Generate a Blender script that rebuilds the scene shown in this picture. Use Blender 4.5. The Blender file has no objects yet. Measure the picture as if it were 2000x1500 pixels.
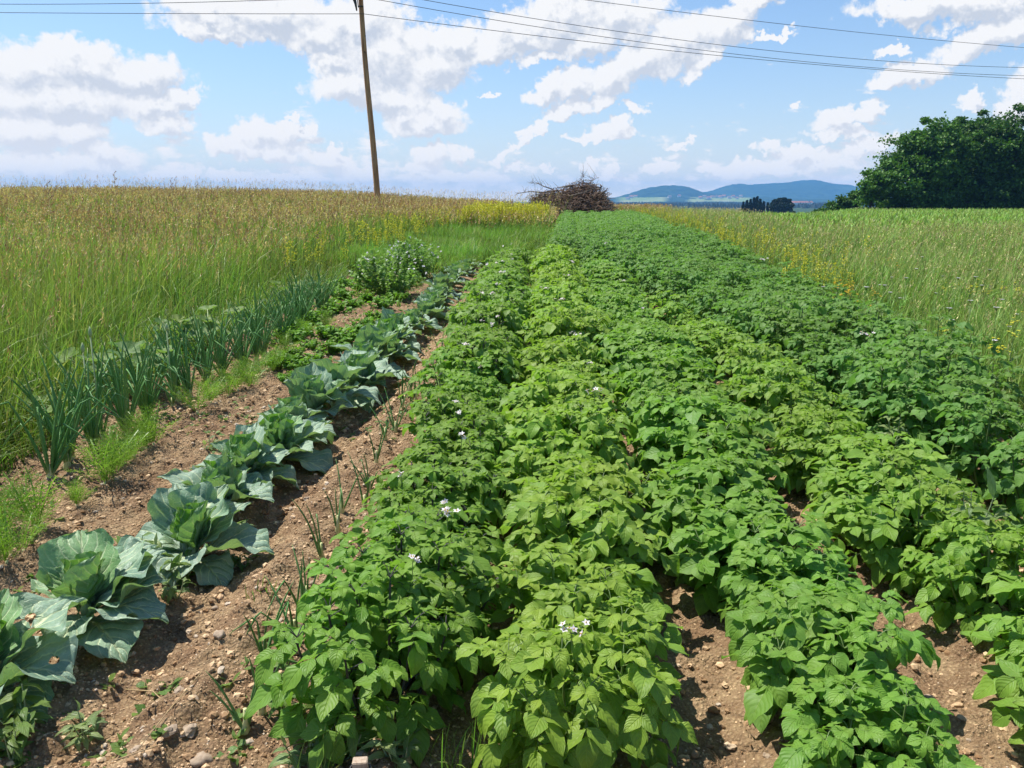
import bpy, math, random
import numpy as np
from math import radians as R, sin, cos, pi
rs = np.random.default_rng(7); random.seed(7)
scene = bpy.context.scene; COL = scene.collection

# ------------------------------------------------------------------ camera
HC = 1.55; F = 1511.0; PITCH = math.atan(358/F); YAW = math.atan(100/F)
cam = bpy.data.cameras.new('camera'); cam.sensor_width = 36; cam.lens = 36*F/2000
cam.clip_start = 0.05; cam.clip_end = 30000
cob = bpy.data.objects.new('camera', cam); COL.objects.link(cob)
cob.location = (0, 0, HC); cob.rotation_euler = (pi/2-PITCH, 0, YAW); scene.camera = cob

def ray(u, v):
    cx = (u-1000)/F; cy = -(v-750)/F
    fy = cos(PITCH)+cy*sin(PITCH); fz = -sin(PITCH)+cy*cos(PITCH)
    return np.array([cx*cos(YAW)-fy*sin(YAW), cx*sin(YAW)+fy*cos(YAW), fz])
def at(u, v, Y):                       # world point seen at photo pixel (u,v) at world distance Y
    d = ray(u, v); return np.array([0, 0, HC])+d*(Y/d[1])

# ------------------------------------------------------------------ node helper
class S:
    def __init__(s, nt, k): s.nt = nt; s.k = k
    def m(s, op, *a, clamp=False):
        n = s.nt.nodes.new('ShaderNodeMath'); n.operation = op; n.use_clamp = clamp
        for i, x in enumerate((s,)+a):
            if isinstance(x, S): s.nt.links.new(x.k, n.inputs[i])
            else: n.inputs[i].default_value = float(x)
        return S(s.nt, n.outputs[0])
    def __add__(s, o): return s.m('ADD', o)
    __radd__ = __add__
    def __sub__(s, o): return s.m('SUBTRACT', o)
    def __rsub__(s, o): return (s*-1.0)+o
    def __mul__(s, o): return s.m('MULTIPLY', o)
    __rmul__ = __mul__
    def __truediv__(s, o): return s.m('DIVIDE', o)
    def abs(s): return s.m('ABSOLUTE')
    def cl(s): return s.m('ADD', 0.0, clamp=True)
    def sstep(s, a, b, o0=0.0, o1=1.0):
        n = s.nt.nodes.new('ShaderNodeMapRange'); n.interpolation_type = 'SMOOTHSTEP'
        s.nt.links.new(s.k, n.inputs[0])
        for i, x in enumerate((a, b, o0, o1)): n.inputs[i+1].default_value = x
        return S(s.nt, n.outputs[0])
def setin(nt, sock, x):
    if isinstance(x, S): nt.links.new(x.k, sock)
    elif isinstance(x, (tuple, list)): sock.default_value = (*x, 1) if len(x) == 3 and sock.type == 'RGBA' else x
    else: sock.default_value = x
def node(nt, t, out=0, props={}, **ins):
    n = nt.nodes.new(t)
    for k, v in props.items(): setattr(n, k, v)
    for k, v in ins.items():
        key = int(k[1:]) if k[0] == 'i' and k[1:].isdigit() else k.replace('_', ' ')
        setin(nt, n.inputs[key], v)
    return S(nt, n.outputs[out])
def noise(nt, vec, scale, detail=4, rough=.55, out=0, dist=0, dims='3D'):
    return node(nt, 'ShaderNodeTexNoise', out, {'noise_dimensions': dims}, Vector=vec, Scale=scale, Detail=detail, Roughness=rough, Distortion=dist)
def mix(nt, f, a, b):
    n = nt.nodes.new('ShaderNodeMix'); n.data_type = 'RGBA'
    setin(nt, n.inputs[0], f); setin(nt, n.inputs[6], a); setin(nt, n.inputs[7], b)
    return S(nt, n.outputs[2])
def sep(nt, v):
    n = nt.nodes.new('ShaderNodeSeparateXYZ'); nt.links.new(v.k, n.inputs[0])
    return [S(nt, n.outputs[i]) for i in range(3)]
def comb(nt, x, y, z=0.0): return node(nt, 'ShaderNodeCombineXYZ', 0, {}, i0=x, i1=y, i2=z)

# ------------------------------------------------------------------ world, sun, exposure
SUN_EL = 62; SUN_AZ = -62              # degrees; azimuth measured from +Y towards +X
w = bpy.data.worlds.new('World'); scene.world = w; w.use_nodes = True
nt = w.node_tree; nt.nodes.clear()
sky = nt.nodes.new('ShaderNodeTexSky'); sky.sky_type = 'NISHITA'; sky.sun_disc = False
sky.sun_elevation = R(SUN_EL); sky.sun_rotation = R(SUN_AZ); sky.air_density = 1.0; sky.dust_density = 1.2; sky.ozone_density = 1.4; sky.altitude = 400
tc = nt.nodes.new('ShaderNodeTexCoord'); gen = S(nt, tc.outputs['Generated'])
dx, dy, dz = sep(nt, gen)
az = dx.m('ARCTAN2', dy); el = dz.m('ARCSINE')
def azel(u, v):
    d = ray(u, v); d = d/np.linalg.norm(d); return math.atan2(d[0], d[1]), math.asin(d[2])
# each cloud puff: photo-like layout given as (u, v, half width, half height, tilt in degrees)
PUFFS = [(60,140,110,60,0),(170,135,130,48,0),(270,150,90,42,-8),(120,195,200,40,0),(300,205,60,30,0),(360,195,38,26,0),(325,245,62,26,0),(60,255,110,42,0),(150,262,60,36,0),
 (420,55,110,26,0),(520,20,200,50,0),(620,60,110,36,0),(700,40,110,60,0),(400,20,100,30,0),
 (650,110,56,36,0),(690,165,100,40,0),(740,110,120,70,0),(760,190,120,34,0),(850,120,90,60,-10),(880,70,90,40,-10),(960,95,100,36,-10),(1010,60,110,42,-12),(1090,35,110,60,-10),(1140,80,80,36,-10),(1060,110,60,18,0),
 (1210,30,110,50,0),(830,245,90,26,0),(870,225,52,36,0),(790,225,50,34,0),
 (1060,185,44,22,-20),(1120,165,80,34,-18),(1190,150,70,40,-20),(1250,110,80,46,-30),(1330,80,90,52,-30),(1370,120,60,22,-30),(1420,40,90,44,-20),(1480,15,50,26,-20),
 (1110,215,64,18,-10),(1170,195,50,14,-12),(1055,245,40,14,-38),(1015,278,34,10,-36),(1195,248,42,20,0),(1140,272,46,9,0),(1180,266,70,12,0),(1234,211,36,13,0),
 (500,262,56,32,-14),(445,290,50,24,-16),(560,255,50,26,0),(580,225,14,10,0),(600,252,26,14,0),(520,296,110,22,0),(655,284,24,14,0),(640,310,60,20,0),
 (835,302,42,24,0),(898,300,36,20,0),(955,182,20,8,0),(820,325,50,10,0),(985,300,36,12,-30),
 (1325,288,34,10,0),(1350,272,14,10,-50),(1640,232,64,24,-6),(1700,215,30,22,-20),(1640,262,70,12,0),(1565,199,14,8,0),(1786,140,66,24,-6),(1740,152,36,14,0),
 (1800,14,130,28,0),(1900,8,120,34,0),(1925,75,70,30,-16),(1975,50,50,26,-10),(1890,100,36,16,0),(1745,98,30,11,0),(1890,200,26,14,0),(1975,210,36,36,0),(2040,180,60,60,0),(1510,66,44,10,-6),
 (1500,290,30,16,0),(1560,306,60,14,0),(1590,290,26,9,0),(1700,282,60,18,-14),(1290,326,40,16,0),(1375,325,26,12,0),(1150,320,20,12,0),(1065,328,22,10,0),(1195,330,16,12,-30),(1185,345,30,10,0),
 (205,300,50,18,0),(255,305,16,10,0),(120,320,130,24,0),(330,338,60,16,0),(450,345,50,14,0),(560,350,60,16,0),(850,345,70,14,0),(930,350,60,14,0),(1480,330,110,18,0),(1620,318,80,16,0),(1000,325,26,9,0),(700,335,60,20,0),
 (-200,120,160,90,0),(-330,250,150,60,0),(-520,60,140,60,0),(2250,100,120,60,-10),(2400,260,140,40,0),(2600,60,160,70,0),
 (300,-120,220,60,0),(800,-160,260,70,0),(1400,-140,240,60,0),(1900,-180,260,70,0),(2500,-200,260,80,0),(-200,-200,260,80,0)]
grp = bpy.data.node_groups.new('cloud_field', 'ShaderNodeTree')
grp.interface.new_socket('P', in_out='INPUT', socket_type='NodeSocketVector')
grp.interface.new_socket('D', in_out='OUTPUT', socket_type='NodeSocketFloat')
gi = grp.nodes.new('NodeGroupInput'); go = grp.nodes.new('NodeGroupOutput')
P0 = S(grp, gi.outputs[0])
wn = noise(grp, P0, 16, 5, .62, out=1)
wv = node(grp, 'ShaderNodeVectorMath', 0, {'operation': 'SUBTRACT'}, i0=wn, i1=(.5, .5, .5))
amp = sep(grp, P0)[1].m('MAXIMUM', 0)*.36+.014
wf = noise(grp, P0, 60, 3, .6, out=1)
wf = node(grp, 'ShaderNodeVectorMath', 0, {'operation': 'SUBTRACT'}, i0=wf, i1=(.5, .5, .5))
wv = node(grp, 'ShaderNodeVectorMath', 0, {'operation': 'MULTIPLY'}, i0=wv, i1=comb(grp, amp, amp*.8))
P = node(grp, 'ShaderNodeVectorMath', 0, {'operation': 'ADD'}, i0=wv, i1=P0)
P = node(grp, 'ShaderNodeVectorMath', 0, {'operation': 'MULTIPLY_ADD'}, i0=wf, i1=(.040, .034, 0), i2=P)
acc = None
wx_, wy_, wz_ = sep(grp, P)
for (u, v, a, b, t) in PUFFS:
    A_, E_ = azel(u, v)
    mp = grp.nodes.new('ShaderNodeMapping'); mp.vector_type = 'TEXTURE'
    mp.inputs['Location'].default_value = (A_, E_, 0); mp.inputs['Rotation'].default_value = (0, 0, R(-t))
    mp.inputs['Scale'].default_value = (a/F*.99, b/F*1.0, 1e9)
    grp.links.new(comb(grp, wx_, wy_, acc if acc else 9.0).k, mp.inputs[0])   # z only carries the running value, so the puffs are evaluated one after another
    ln = node(grp, 'ShaderNodeVectorMath', 1, {'operation': 'LENGTH'}, i0=S(grp, mp.outputs[0]))
    acc = ln if acc is None else acc.m('SMOOTH_MIN', ln, .25)
px_, py_, pz_ = sep(grp, P0)
n2 = noise(grp, comb(grp, px_*9.0, py_*21.0), 3.0, 6, .58)
n2b = noise(grp, comb(grp, px_*1.5, py_*3.0), 2.3, 3, .6)
hz_ = n2*2.1+n2b*0.9-1.60-py_.m('MAXIMUM', 0)*1.6+py_.sstep(0.0, .11, .34, 0.0)
nz = noise(grp, P0, 48, 6, .68)
D = (1.0-acc+(nz-.5)*.95).m('SMOOTH_MAX', hz_, .08)
grp.links.new(D.k, go.inputs[0])
def field(vec):
    g = nt.nodes.new('ShaderNodeGroup'); g.node_tree = grp; nt.links.new(vec.k, g.inputs[0]); return S(nt, g.outputs[0])
pv = comb(nt, az, el)
D0 = field(pv)
D1 = field(comb(nt, az-.007, el+.013))
alpha = D0.sstep(-.02, .34)
lit = ((D0-D1)*2.3+.84-(D0.sstep(.2, .9))*.34+ (noise(nt, pv, 22, 5, .6)-.5)*.5).cl()
hzn = el.m('MAXIMUM', 0)*-9.0
hzn = hzn.m('EXPONENT')
skycol = S(nt, sky.outputs[0])
blue = node(nt, 'ShaderNodeVectorMath', 0, {'operation': 'MULTIPLY'}, i0=skycol, i1=(.74, .90, 1.02))
skyc = mix(nt, hzn*.75, blue, (4.2, 4.8, 5.5))
cc = mix(nt, lit, (3.5, 3.85, 4.45), (6.0, 5.95, 5.9))
cc = mix(nt, hzn*.45, cc, (7.4, 6.9, 6.3))
low_ = (el.m('MAXIMUM', 0)*-26.0).m('EXPONENT')*.85
skyc = mix(nt, low_, skyc, (9.8, 8.2, 5.6)); cc = mix(nt, low_*.9, cc, (11.2, 9.2, 6.3))
fin = mix(nt, alpha, skyc, cc)
bg = nt.nodes.new('ShaderNodeBackground'); bg.inputs[1].default_value = .10
nt.links.new(fin.k, bg.inputs[0])
wo = nt.nodes.new('ShaderNodeOutputWorld'); nt.links.new(bg.outputs[0], wo.inputs[0])
w.cycles.sampling_method = 'NONE'

sun = bpy.data.lights.new('sun', 'SUN'); sun.energy = 4.6; sun.angle = R(.5); sun.color = (1, .95, .87)
so = bpy.data.objects.new('sun', sun); COL.objects.link(so)
sd = np.array([sin(R(SUN_AZ))*cos(R(SUN_EL)), cos(R(SUN_AZ))*cos(R(SUN_EL)), sin(R(SUN_EL))])
import mathutils
so.rotation_euler = mathutils.Vector(sd).to_track_quat('Z', 'Y').to_euler(); so.location = (-20, 10, 30)
scene.view_settings.view_transform = 'Standard'; scene.view_settings.look = 'None'
scene.view_settings.exposure = 0.75; scene.view_settings.gamma = 1
cy = scene.cycles
cy.max_bounces = 6; cy.diffuse_bounces = 4; cy.glossy_bounces = 2; cy.transmission_bounces = 4; cy.volume_bounces = 0; cy.transparent_max_bounces = 6
cy.use_denoising = True; cy.caustics_reflective = False; cy.caustics_refractive = False
cy.use_adaptive_sampling = True; cy.adaptive_threshold = .02

# ------------------------------------------------------------------ numpy noise
def _h(ix, iy, s):
    n = (ix.astype(np.int64)*374761393+iy.astype(np.int64)*668265263+s*1274126177) & 0xffffffff
    n = ((n ^ (n >> 13))*1274126177) & 0xffffffff
    return ((n ^ (n >> 16)) & 0xffff)/65535.0
def vn(x, y, s=0):
    ix = np.floor(x); iy = np.floor(y); fx = x-ix; fy = y-iy
    fx = fx*fx*(3-2*fx); fy = fy*fy*(3-2*fy)
    a = _h(ix, iy, s); b = _h(ix+1, iy, s); c = _h(ix, iy+1, s); d = _h(ix+1, iy+1, s)
    return (a*(1-fx)+b*fx)*(1-fy)+(c*(1-fx)+d*fx)*fy
def fbm(x, y, o=4, s=0):
    r = 0; a = .5
    for k in range(o): r = r+a*vn(x*2**k+17*k, y*2**k-9*k, s+k); a *= .5
    return r
def worley(x, y, s=0):
    ix = np.floor(x); iy = np.floor(y); best = np.full(x.shape, 9.); rid = np.zeros(x.shape)
    for i in (-1, 0, 1):
        for j in (-1, 0, 1):
            cx = ix+i; cy_ = iy+j
            d = (cx+_h(cx, cy_, s)-x)**2+(cy_+_h(cx, cy_, s+5)-y)**2
            m = d < best; best = np.where(m, d, best); rid = np.where(m, _h(cx, cy_, s+9), rid)
    return np.sqrt(best), rid
def sm(x, a, b):
    t = np.clip((np.asarray(x, float)-a)/(b-a), 0, 1); return t*t*(3-2*t)

# ------------------------------------------------------------------ layout of the plot
YB = [0, 4, 6.6, 9.2, 12, 14.5, 16, 16.6, 17.5, 45]; XB = [1.93, 1.80, 1.52, 1.34, 1.05, .62, .30, -.10, -.35, -.2]
def xb(y): return np.interp(y, YB, XB)                      # seam between the two potato plots
def xr(y): return np.interp(y, [0, 4, 8, 14, 25, 46], [2.75, 2.75, 3.05, 3.35, 3.6, 3.5])
ROWS = [(-.48, -.040), (.13, -.020), (.80, -.020), (1.55, -.034)]
def rowx(i, y): return ROWS[i][0]+ROWS[i][1]*np.maximum(y-1.5, 0)
def cabx(y): return np.interp(y, [0, 3.2, 6.6, 9.5, 16, 18], [-1.68, -1.68, -1.70, -1.78, -2.0, -2.1])
def gl(y): return np.interp(y, [0, 2, 4.3, 6, 8, 11, 14, 15.5, 20, 28, 34], [-3.3, -3.3, -3.5, -3.75, -3.95, -4.1, -4.3, -4.6, -4.9, -4.0, -3.0])  # edge of the tall left meadow
def base(x, y):
    x = np.asarray(x, float); y = np.asarray(y, float)
    b = np.interp(y, [-50, 8, 14, 22, 30, 42, 52, 80, 150, 400, 1500, 3000, 4200, 9000], [0, 0, .09, .24, .40, .52, .5, -.3, -4, -13, -13, -12, -9, -9])
    b = b+.62*sm(-x, 3, 16)*sm(y, 4, 32)*(1-sm(y, 70, 140))
    b = b-.12*sm(x, 4, 12)*sm(y, 14, 40)*(1-sm(y, 60, 90))
    pl = sm(x/np.maximum(y, 1), .27, .36)*sm(y, 50, 60)*(1-sm(y, 150, 260))
    return b*(1-pl)+(.42)*pl
def soilmask(x, y):
    return sm(x, gl(y)-.3, gl(y)+.1)*(1-sm(x, xr(y), xr(y)+.4))*(1-sm(y, 16.3, 17.2)*(1-sm(x, xb(y)-.3, xb(y)+.1)))*(1-sm(y, 44, 46))
def ground(x, y, fine=True):
    x = np.asarray(x, float); y = np.asarray(y, float)
    z = base(x, y); k = soilmask(x, y)
    r = 0
    for i in range(4): r = np.maximum(r, np.exp(-((x-rowx(i, y))/.20)**2)*(x < xb(y)))
    for i in range(6): r = np.maximum(r, np.exp(-((x-xb(y)-.36-.64*i)/.20)**2))
    z = z+k*(.10*r+.05*np.exp(-((x+2.62)/.38)**2)+.055*np.exp(-((x+1.12+.02*y)/.12)**2)-.045*np.exp(-((x+1.36+.02*y)/.13)**2))
    z = z+k*.035*(fbm(x*3, y*3, 4, 3)-.5)
    if fine:
        f1, i1 = worley(x*13, y*13, 1); f2, i2 = worley(x*34+3, y*34, 2)
        z = z+k*(np.sqrt(np.maximum(0, 1-(f1/(.36+.3*i1))**2))*.032*(i1 > .45)*i1+np.sqrt(np.maximum(0, 1-(f2/.62)**2))*.011*i2+.024*(fbm(x*14, y*14, 4, 8)-.5))
    return z
def gz(x, y): return float(ground(np.array([x]), np.array([y]), True)[0])

# ------------------------------------------------------------------ mesh building
def tag(o, label=None, cat=None, group=None, kind=None):
    if label: o['label'] = label
    if cat: o['category'] = cat
    if group: o['group'] = group
    if kind: o['kind'] = kind
    return o
class MB:
    def __init__(s): s.V = []; s.Q = []; s.T = []; s.A = []; s.n = 0; s.M = []; s.MT = []
    def add(s, V, Q=None, A=None, T=None, mi=0):
        V = np.asarray(V, float).reshape(-1, 3)
        if A is None: A = np.zeros((len(V), 3))
        s.V.append(V); s.A.append(A)
        if Q is not None and len(Q): s.Q.append(np.asarray(Q)+s.n); s.M.append(np.full(len(Q), mi))
        if T is not None and len(T): s.T.append(np.asarray(T)+s.n); s.MT.append(np.full(len(T), mi))
        s.n += len(V)
    def inst(s, tpl, pos, rot, rnd=None, scale=None, mi=0):
        # tpl=(V,Q,T,A); pos (N,3); rot (N,3,3); rnd (N,)
        V, Q, T, A = tpl; N = len(pos)
        if N == 0: return
        X = np.einsum('nij,vj->nvi', rot, V)
        if scale is not None: X = X*np.asarray(scale).reshape(N, 1, 1)
        X = X+np.asarray(pos)[:, None, :]
        AA = np.broadcast_to(A, (N,)+A.shape).copy()
        if rnd is not None: AA[:, :, 2] = np.asarray(rnd)[:, None]
        off = (np.arange(N)*len(V))[:, None, None]
        s.add(X.reshape(-1, 3), (Q[None]+off).reshape(-1, 4) if len(Q) else None, AA.reshape(-1, 3), (T[None]+off).reshape(-1, 3) if len(T) else None, mi)
    def mesh(s, name, mats, smooth=True):
        V = np.concatenate(s.V); A = np.concatenate(s.A)
        Q = np.concatenate(s.Q) if s.Q else np.zeros((0, 4), int); T = np.concatenate(s.T) if s.T else np.zeros((0, 3), int)
        me = bpy.data.meshes.new(name)
        me.vertices.add(len(V)); me.vertices.foreach_set('co', V.astype(np.float32).ravel())
        nl = len(Q)*4+len(T)*3; me.loops.add(nl)
        me.loops.foreach_set('vertex_index', np.concatenate([Q.ravel(), T.ravel()]).astype(np.int32))
        me.polygons.add(len(Q)+len(T))
        me.polygons.foreach_set('loop_start', np.concatenate([np.arange(len(Q))*4, len(Q)*4+np.arange(len(T))*3]).astype(np.int32))
        mi = np.concatenate([np.concatenate(s.M) if s.M else np.zeros(0), np.concatenate(s.MT) if s.MT else np.zeros(0)]).astype(np.int32)
        me.polygons.foreach_set('material_index', mi)
        me.polygons.foreach_set('use_smooth', np.full(len(Q)+len(T), smooth))
        at_ = me.attributes.new('lf', 'FLOAT_VECTOR', 'POINT'); at_.data.foreach_set('vector', A.astype(np.float32).ravel())
        for m in (mats if isinstance(mats, list) else [mats]): me.materials.append(m)
        me.update(calc_edges=True)
        return me
    def obj(s, name, mats, parent=None, smooth=True):
        return link(name, s.mesh(name, mats, smooth), parent)
def link(name, me, parent=None, loc=(0, 0, 0), rz=0, sc=1):
    o = bpy.data.objects.new(name, me); COL.objects.link(o); o.parent = parent
    o.location = loc; o.rotation_euler = (0, 0, rz); o.scale = (sc,)*3 if not hasattr(sc, '__len__') else sc
    return o
def gridq(nr, nc, off=0):
    i = np.arange(nr-1)[:, None]*nc+np.arange(nc-1)[None]
    return np.stack([i, i+1, i+nc+1, i+nc], -1).reshape(-1, 4)+off
def frames(d, n):                     # leaf axis d, rough normal n -> rotation matrices with columns (x, d, n')
    d = d/np.linalg.norm(d, axis=-1, keepdims=True)
    x = np.cross(d, n); x /= np.maximum(np.linalg.norm(x, axis=-1, keepdims=True), 1e-6)
    n2 = np.cross(x, d)
    return np.stack([x, d, n2], -1)
def rotz(a):
    a = np.asarray(a, float); c, s_ = np.cos(a), np.sin(a); z = np.zeros_like(a); o = np.ones_like(a)
    return np.stack([np.stack([c, -s_, z], -1), np.stack([s_, c, z], -1), np.stack([z, z, o], -1)], -2)
def tube(mb, pts, rad, n=5, r=0, mi=0, cap=True):
    pts = np.asarray(pts, float); K = len(pts); rad = np.broadcast_to(rad, K)
    tg = np.gradient(pts, axis=0); tg /= np.maximum(np.linalg.norm(tg, axis=1, keepdims=True), 1e-9)
    ref = np.array([0, 0, 1.]) if abs(tg[0, 2]) < .9 else np.array([1., 0, 0])
    a = np.cross(tg, ref); a /= np.maximum(np.linalg.norm(a, axis=1, keepdims=True), 1e-9); b = np.cross(tg, a)
    th = np.arange(n)/n*2*pi
    V = pts[:, None]+rad[:, None, None]*(np.cos(th)[None, :, None]*a[:, None]+np.sin(th)[None, :, None]*b[:, None])
    i = np.arange(K-1)[:, None]*n; j = np.arange(n)[None]; j2 = (j+1) % n
    Q = np.stack([i+j, i+j2, i+n+j2, i+n+j], -1).reshape(-1, 4)
    A = np.zeros((K, n, 3)); A[:, :, 0] = (np.arange(n)/n)[None]; A[:, :, 1] = np.linspace(0, 1, K)[:, None]; A[:, :, 2] = r
    V = V.reshape(-1, 3); A = A.reshape(-1, 3); T = []
    if cap:
        V = np.vstack([V, pts[-1], pts[0]]); A = np.vstack([A, [0, 1, r], [0, 0, r]]); e = K*n
        T = [[(K-1)*n+k, (K-1)*n+(k+1) % n, e] for k in range(n)]+[[(k+1) % n, k, e+1] for k in range(n)]
    mb.add(V, Q, A, T, mi)

# ------------------------------------------------------------------ materials
def newmat(name):
    m = bpy.data.materials.new(name); m.use_nodes = True; nt = m.node_tree; nt.nodes.clear()
    out = nt.nodes.new('ShaderNodeOutputMaterial'); return m, nt, out
def attr(nt): return sep(nt, node(nt, 'ShaderNodeAttribute', 1, {'attribute_name': 'lf'}))
def finish_leaf(nt, out, col, rough=.5, trans=.35, bump=None, bd=.002, tcol=(1.12, 1.32, .55), spec=.35):
    p = nt.nodes.new('ShaderNodeBsdfPrincipled'); setin(nt, p.inputs['Base Color'], col)
    setin(nt, p.inputs['Roughness'], rough); p.inputs['Specular IOR Level'].default_value = spec
    t = nt.nodes.new('ShaderNodeBsdfTranslucent')
    tc = node(nt, 'ShaderNodeVectorMath', 0, {'operation': 'MULTIPLY'}, i0=col, i1=tcol); nt.links.new(tc.k, t.inputs[0])
    if bump is not None:
        b = nt.nodes.new('ShaderNodeBump'); b.inputs['Distance'].default_value = bd; b.inputs['Strength'].default_value = 1
        setin(nt, b.inputs['Height'], bump); nt.links.new(b.outputs[0], p.inputs['Normal']); nt.links.new(b.outputs[0], t.inputs['Normal'])
    mx = nt.nodes.new('ShaderNodeMixShader'); mx.inputs[0].default_value = trans
    nt.links.new(p.outputs[0], mx.inputs[1]); nt.links.new(t.outputs[0], mx.inputs[2]); nt.links.new(mx.outputs[0], out.inputs[0])
def hsv(nt, col, h=.5, s=1.0, v=1.0): return node(nt, 'ShaderNodeHueSaturation', 0, {}, Hue=h, Saturation=s, Value=v, Color=col)
def objrand(nt): return node(nt, 'ShaderNodeObjectInfo', 5 if True else 0)
def leaf_mat(name, c, yellow=.0, rough=.42, nv=6.0, trans=.42, veincol=1.35, vb=.0016):
    m, nt, out = newmat(name); u, v, r = attr(nt); au = u.abs()
    ph = (v*nv-au*au*1.2-au*1.3)
    fr = (ph.m('FRACT')-.5).abs()                      # 0.5 on vein, 0 between
    side = fr.sstep(.40, .5)*(1.0-au.sstep(.75, 1.0))
    mid = au.sstep(.0, .10, 1.0, .0)
    vein = side.m('MAXIMUM', mid)
    geo = nt.nodes.new('ShaderNodeNewGeometry'); pos = S(nt, geo.outputs['Position']); back = S(nt, geo.outputs['Backfacing'])
    base_ = mix(nt, r, c, tuple(min(1, x*y) for x, y in zip(c, (1.65, 1.32, 1.1))))
    base_ = mix(nt, vein*.34+au.sstep(.86, 1.0)*.3, base_, tuple(min(1, x*y) for x, y in zip(c, (2.1, 1.55, 2.0))))
    n1 = noise(nt, pos, 1.3, 3); n3 = noise(nt, pos, 40, 3)
    base_ = hsv(nt, base_, (n1-.5)*.05+.5, 1.0, n3*.35+n1*.5+.60)
    if yellow: base_ = mix(nt, (r.sstep(.93, 1.0)*noise(nt, pos, 25, 2)).m('MULTIPLY', yellow, clamp=True), base_, (.35, .30, .04))
    base_ = mix(nt, back*.45, base_, tuple(min(1, x*y+.02) for x, y in zip(c, (1.5, 1.15, 1.9))))
    h = (1.0-fr*2.0)*.45+mid*-.7+n3*.35
    finish_leaf(nt, out, base_, rough, trans, h, vb, spec=.32)
    return m
M = {}
M['pot1'] = leaf_mat('potato_leaf_dark', (.122, .248, .034), .5, rough=.5)
M['pot2'] = leaf_mat('potato_leaf_light', (.160, .295, .040), .6, rough=.5)
M['pot3'] = leaf_mat('potato_leaf_mid', (.120, .258, .040), .5, rough=.5)
M['pot4'] = leaf_mat('potato_leaf_fresh', (.142, .275, .040), .6, rough=.5)
M['pot5'] = leaf_mat('potato_leaf_deep', (.098, .225, .045), .4, rough=.52)
M['weed'] = leaf_mat('weed_leaf', (.11, .20, .05), .3, nv=4)
M['weed2'] = leaf_mat('pale_weed_leaf', (.17, .26, .11), .3, nv=4)
M['herb'] = leaf_mat('herb_leaf', (.11, .26, .025), .3, nv=3)
M['carrot'] = leaf_mat('carrot_leaf', (.115, .235, .030), .3, nv=3)
M['squash'] = leaf_mat('squash_leaf', (.11, .21, .06), .3, nv=3, rough=.6)
M['pea'] = leaf_mat('pea_leaf', (.14, .28, .06), .2, nv=3)
def stem_mat(name, c, rough=.55):
    m, nt, out = newmat(name); u, v, r = attr(nt); geo = nt.nodes.new('ShaderNodeNewGeometry'); pos = S(nt, geo.outputs['Position'])
    n = noise(nt, pos, 30, 4)
    col = hsv(nt, mix(nt, r, c, tuple(x*.7+.02 for x in c)), .5, 1.0, n*.9+.55)
    p = nt.nodes.new('ShaderNodeBsdfPrincipled'); setin(nt, p.inputs['Base Color'], col); p.inputs['Roughness'].default_value = rough
    nt.links.new(p.outputs[0], out.inputs[0]); return m
M['stem'] = stem_mat('green_stem', (.12, .20, .04)); M['dstem'] = stem_mat('dark_stem', (.035, .03, .035)); M['pstem'] = stem_mat('pale_green_stem', (.30, .38, .18))

def cab_mat():
    m, nt, out = newmat('cabbage_leaf'); u, v, r = attr(nt); au = u.abs()
    geo = nt.nodes.new('ShaderNodeNewGeometry'); pos = S(nt, geo.outputs['Position']); back = S(nt, geo.outputs['Backfacing'])
    wob = noise(nt, pos, 18, 3)-.5
    ph = v*5.2-au*1.9-au*au*.6+wob*.5+u.sstep(-.02, .02)*.5
    fr = (ph.m('FRACT')-.5).abs()
    side = fr.sstep(.40, .465)*(1.0-au.sstep(.55, 1.0)*.8)
    mid = (au+v*.05).sstep(.045, .11, 1.0, 0.0)
    vo = nt.nodes.new('ShaderNodeTexVoronoi'); vo.feature = 'DISTANCE_TO_EDGE'; vo.inputs['Scale'].default_value = 9
    nt.links.new(comb(nt, u+wob*.3, v*2.0, 0.0).k, vo.inputs[0]); ter = S(nt, vo.outputs[0]).sstep(0.0, .045, 1.0, 0.0)
    vein = (side*.75).m('MAXIMUM', mid).m('MAXIMUM', ter*.30)
    blue_ = mix(nt, noise(nt, pos, 5, 3).sstep(.35, .65), (.165, .275, .190), (.30, .41, .305))
    young = mix(nt, noise(nt, pos, 9, 2), (.15, .33, .045), (.22, .42, .08))
    c = mix(nt, r, blue_, young)
    c = mix(nt, vein*.85, c, (.66, .74, .46))
    c = hsv(nt, c, .5, 1.0, noise(nt, pos, 55, 4)*.4+.8)
    c = mix(nt, back*.5, c, (.20, .32, .18))
    h = (1.0-fr*2.0).m('POWER', .6)*1.0-mid*.6+noise(nt, pos, 45, 3)*.5-ter*.15
    finish_leaf(nt, out, c, .5, .22, h, .006, (1.3, 1.5, .55), .4)
    return m
M['cab'] = cab_mat()
def onion_mat():
    m, nt, out = newmat('onion_leaf'); u, v, r = attr(nt); geo = nt.nodes.new('ShaderNodeNewGeometry'); pos = S(nt, geo.outputs['Position'])
    c = mix(nt, r, (.085, .23, .050), (.16, .32, .10))
    c = mix(nt, noise(nt, pos, 12, 4).sstep(.45, .8)*.3, c, (.20, .32, .20))
    c = mix(nt, v.sstep(.0, .12, 1.0, 0.0), c, (.45, .50, .22))
    c = mix(nt, v.sstep(.93, 1.0)*.7, c, (.42, .36, .16))
    finish_leaf(nt, out, c, .38, .12, noise(nt, comb(nt, u*30, v*1.5), 3, 2), .001, (1.2, 1.4, .6), .22)
    return m
M['onion'] = onion_mat()
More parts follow.
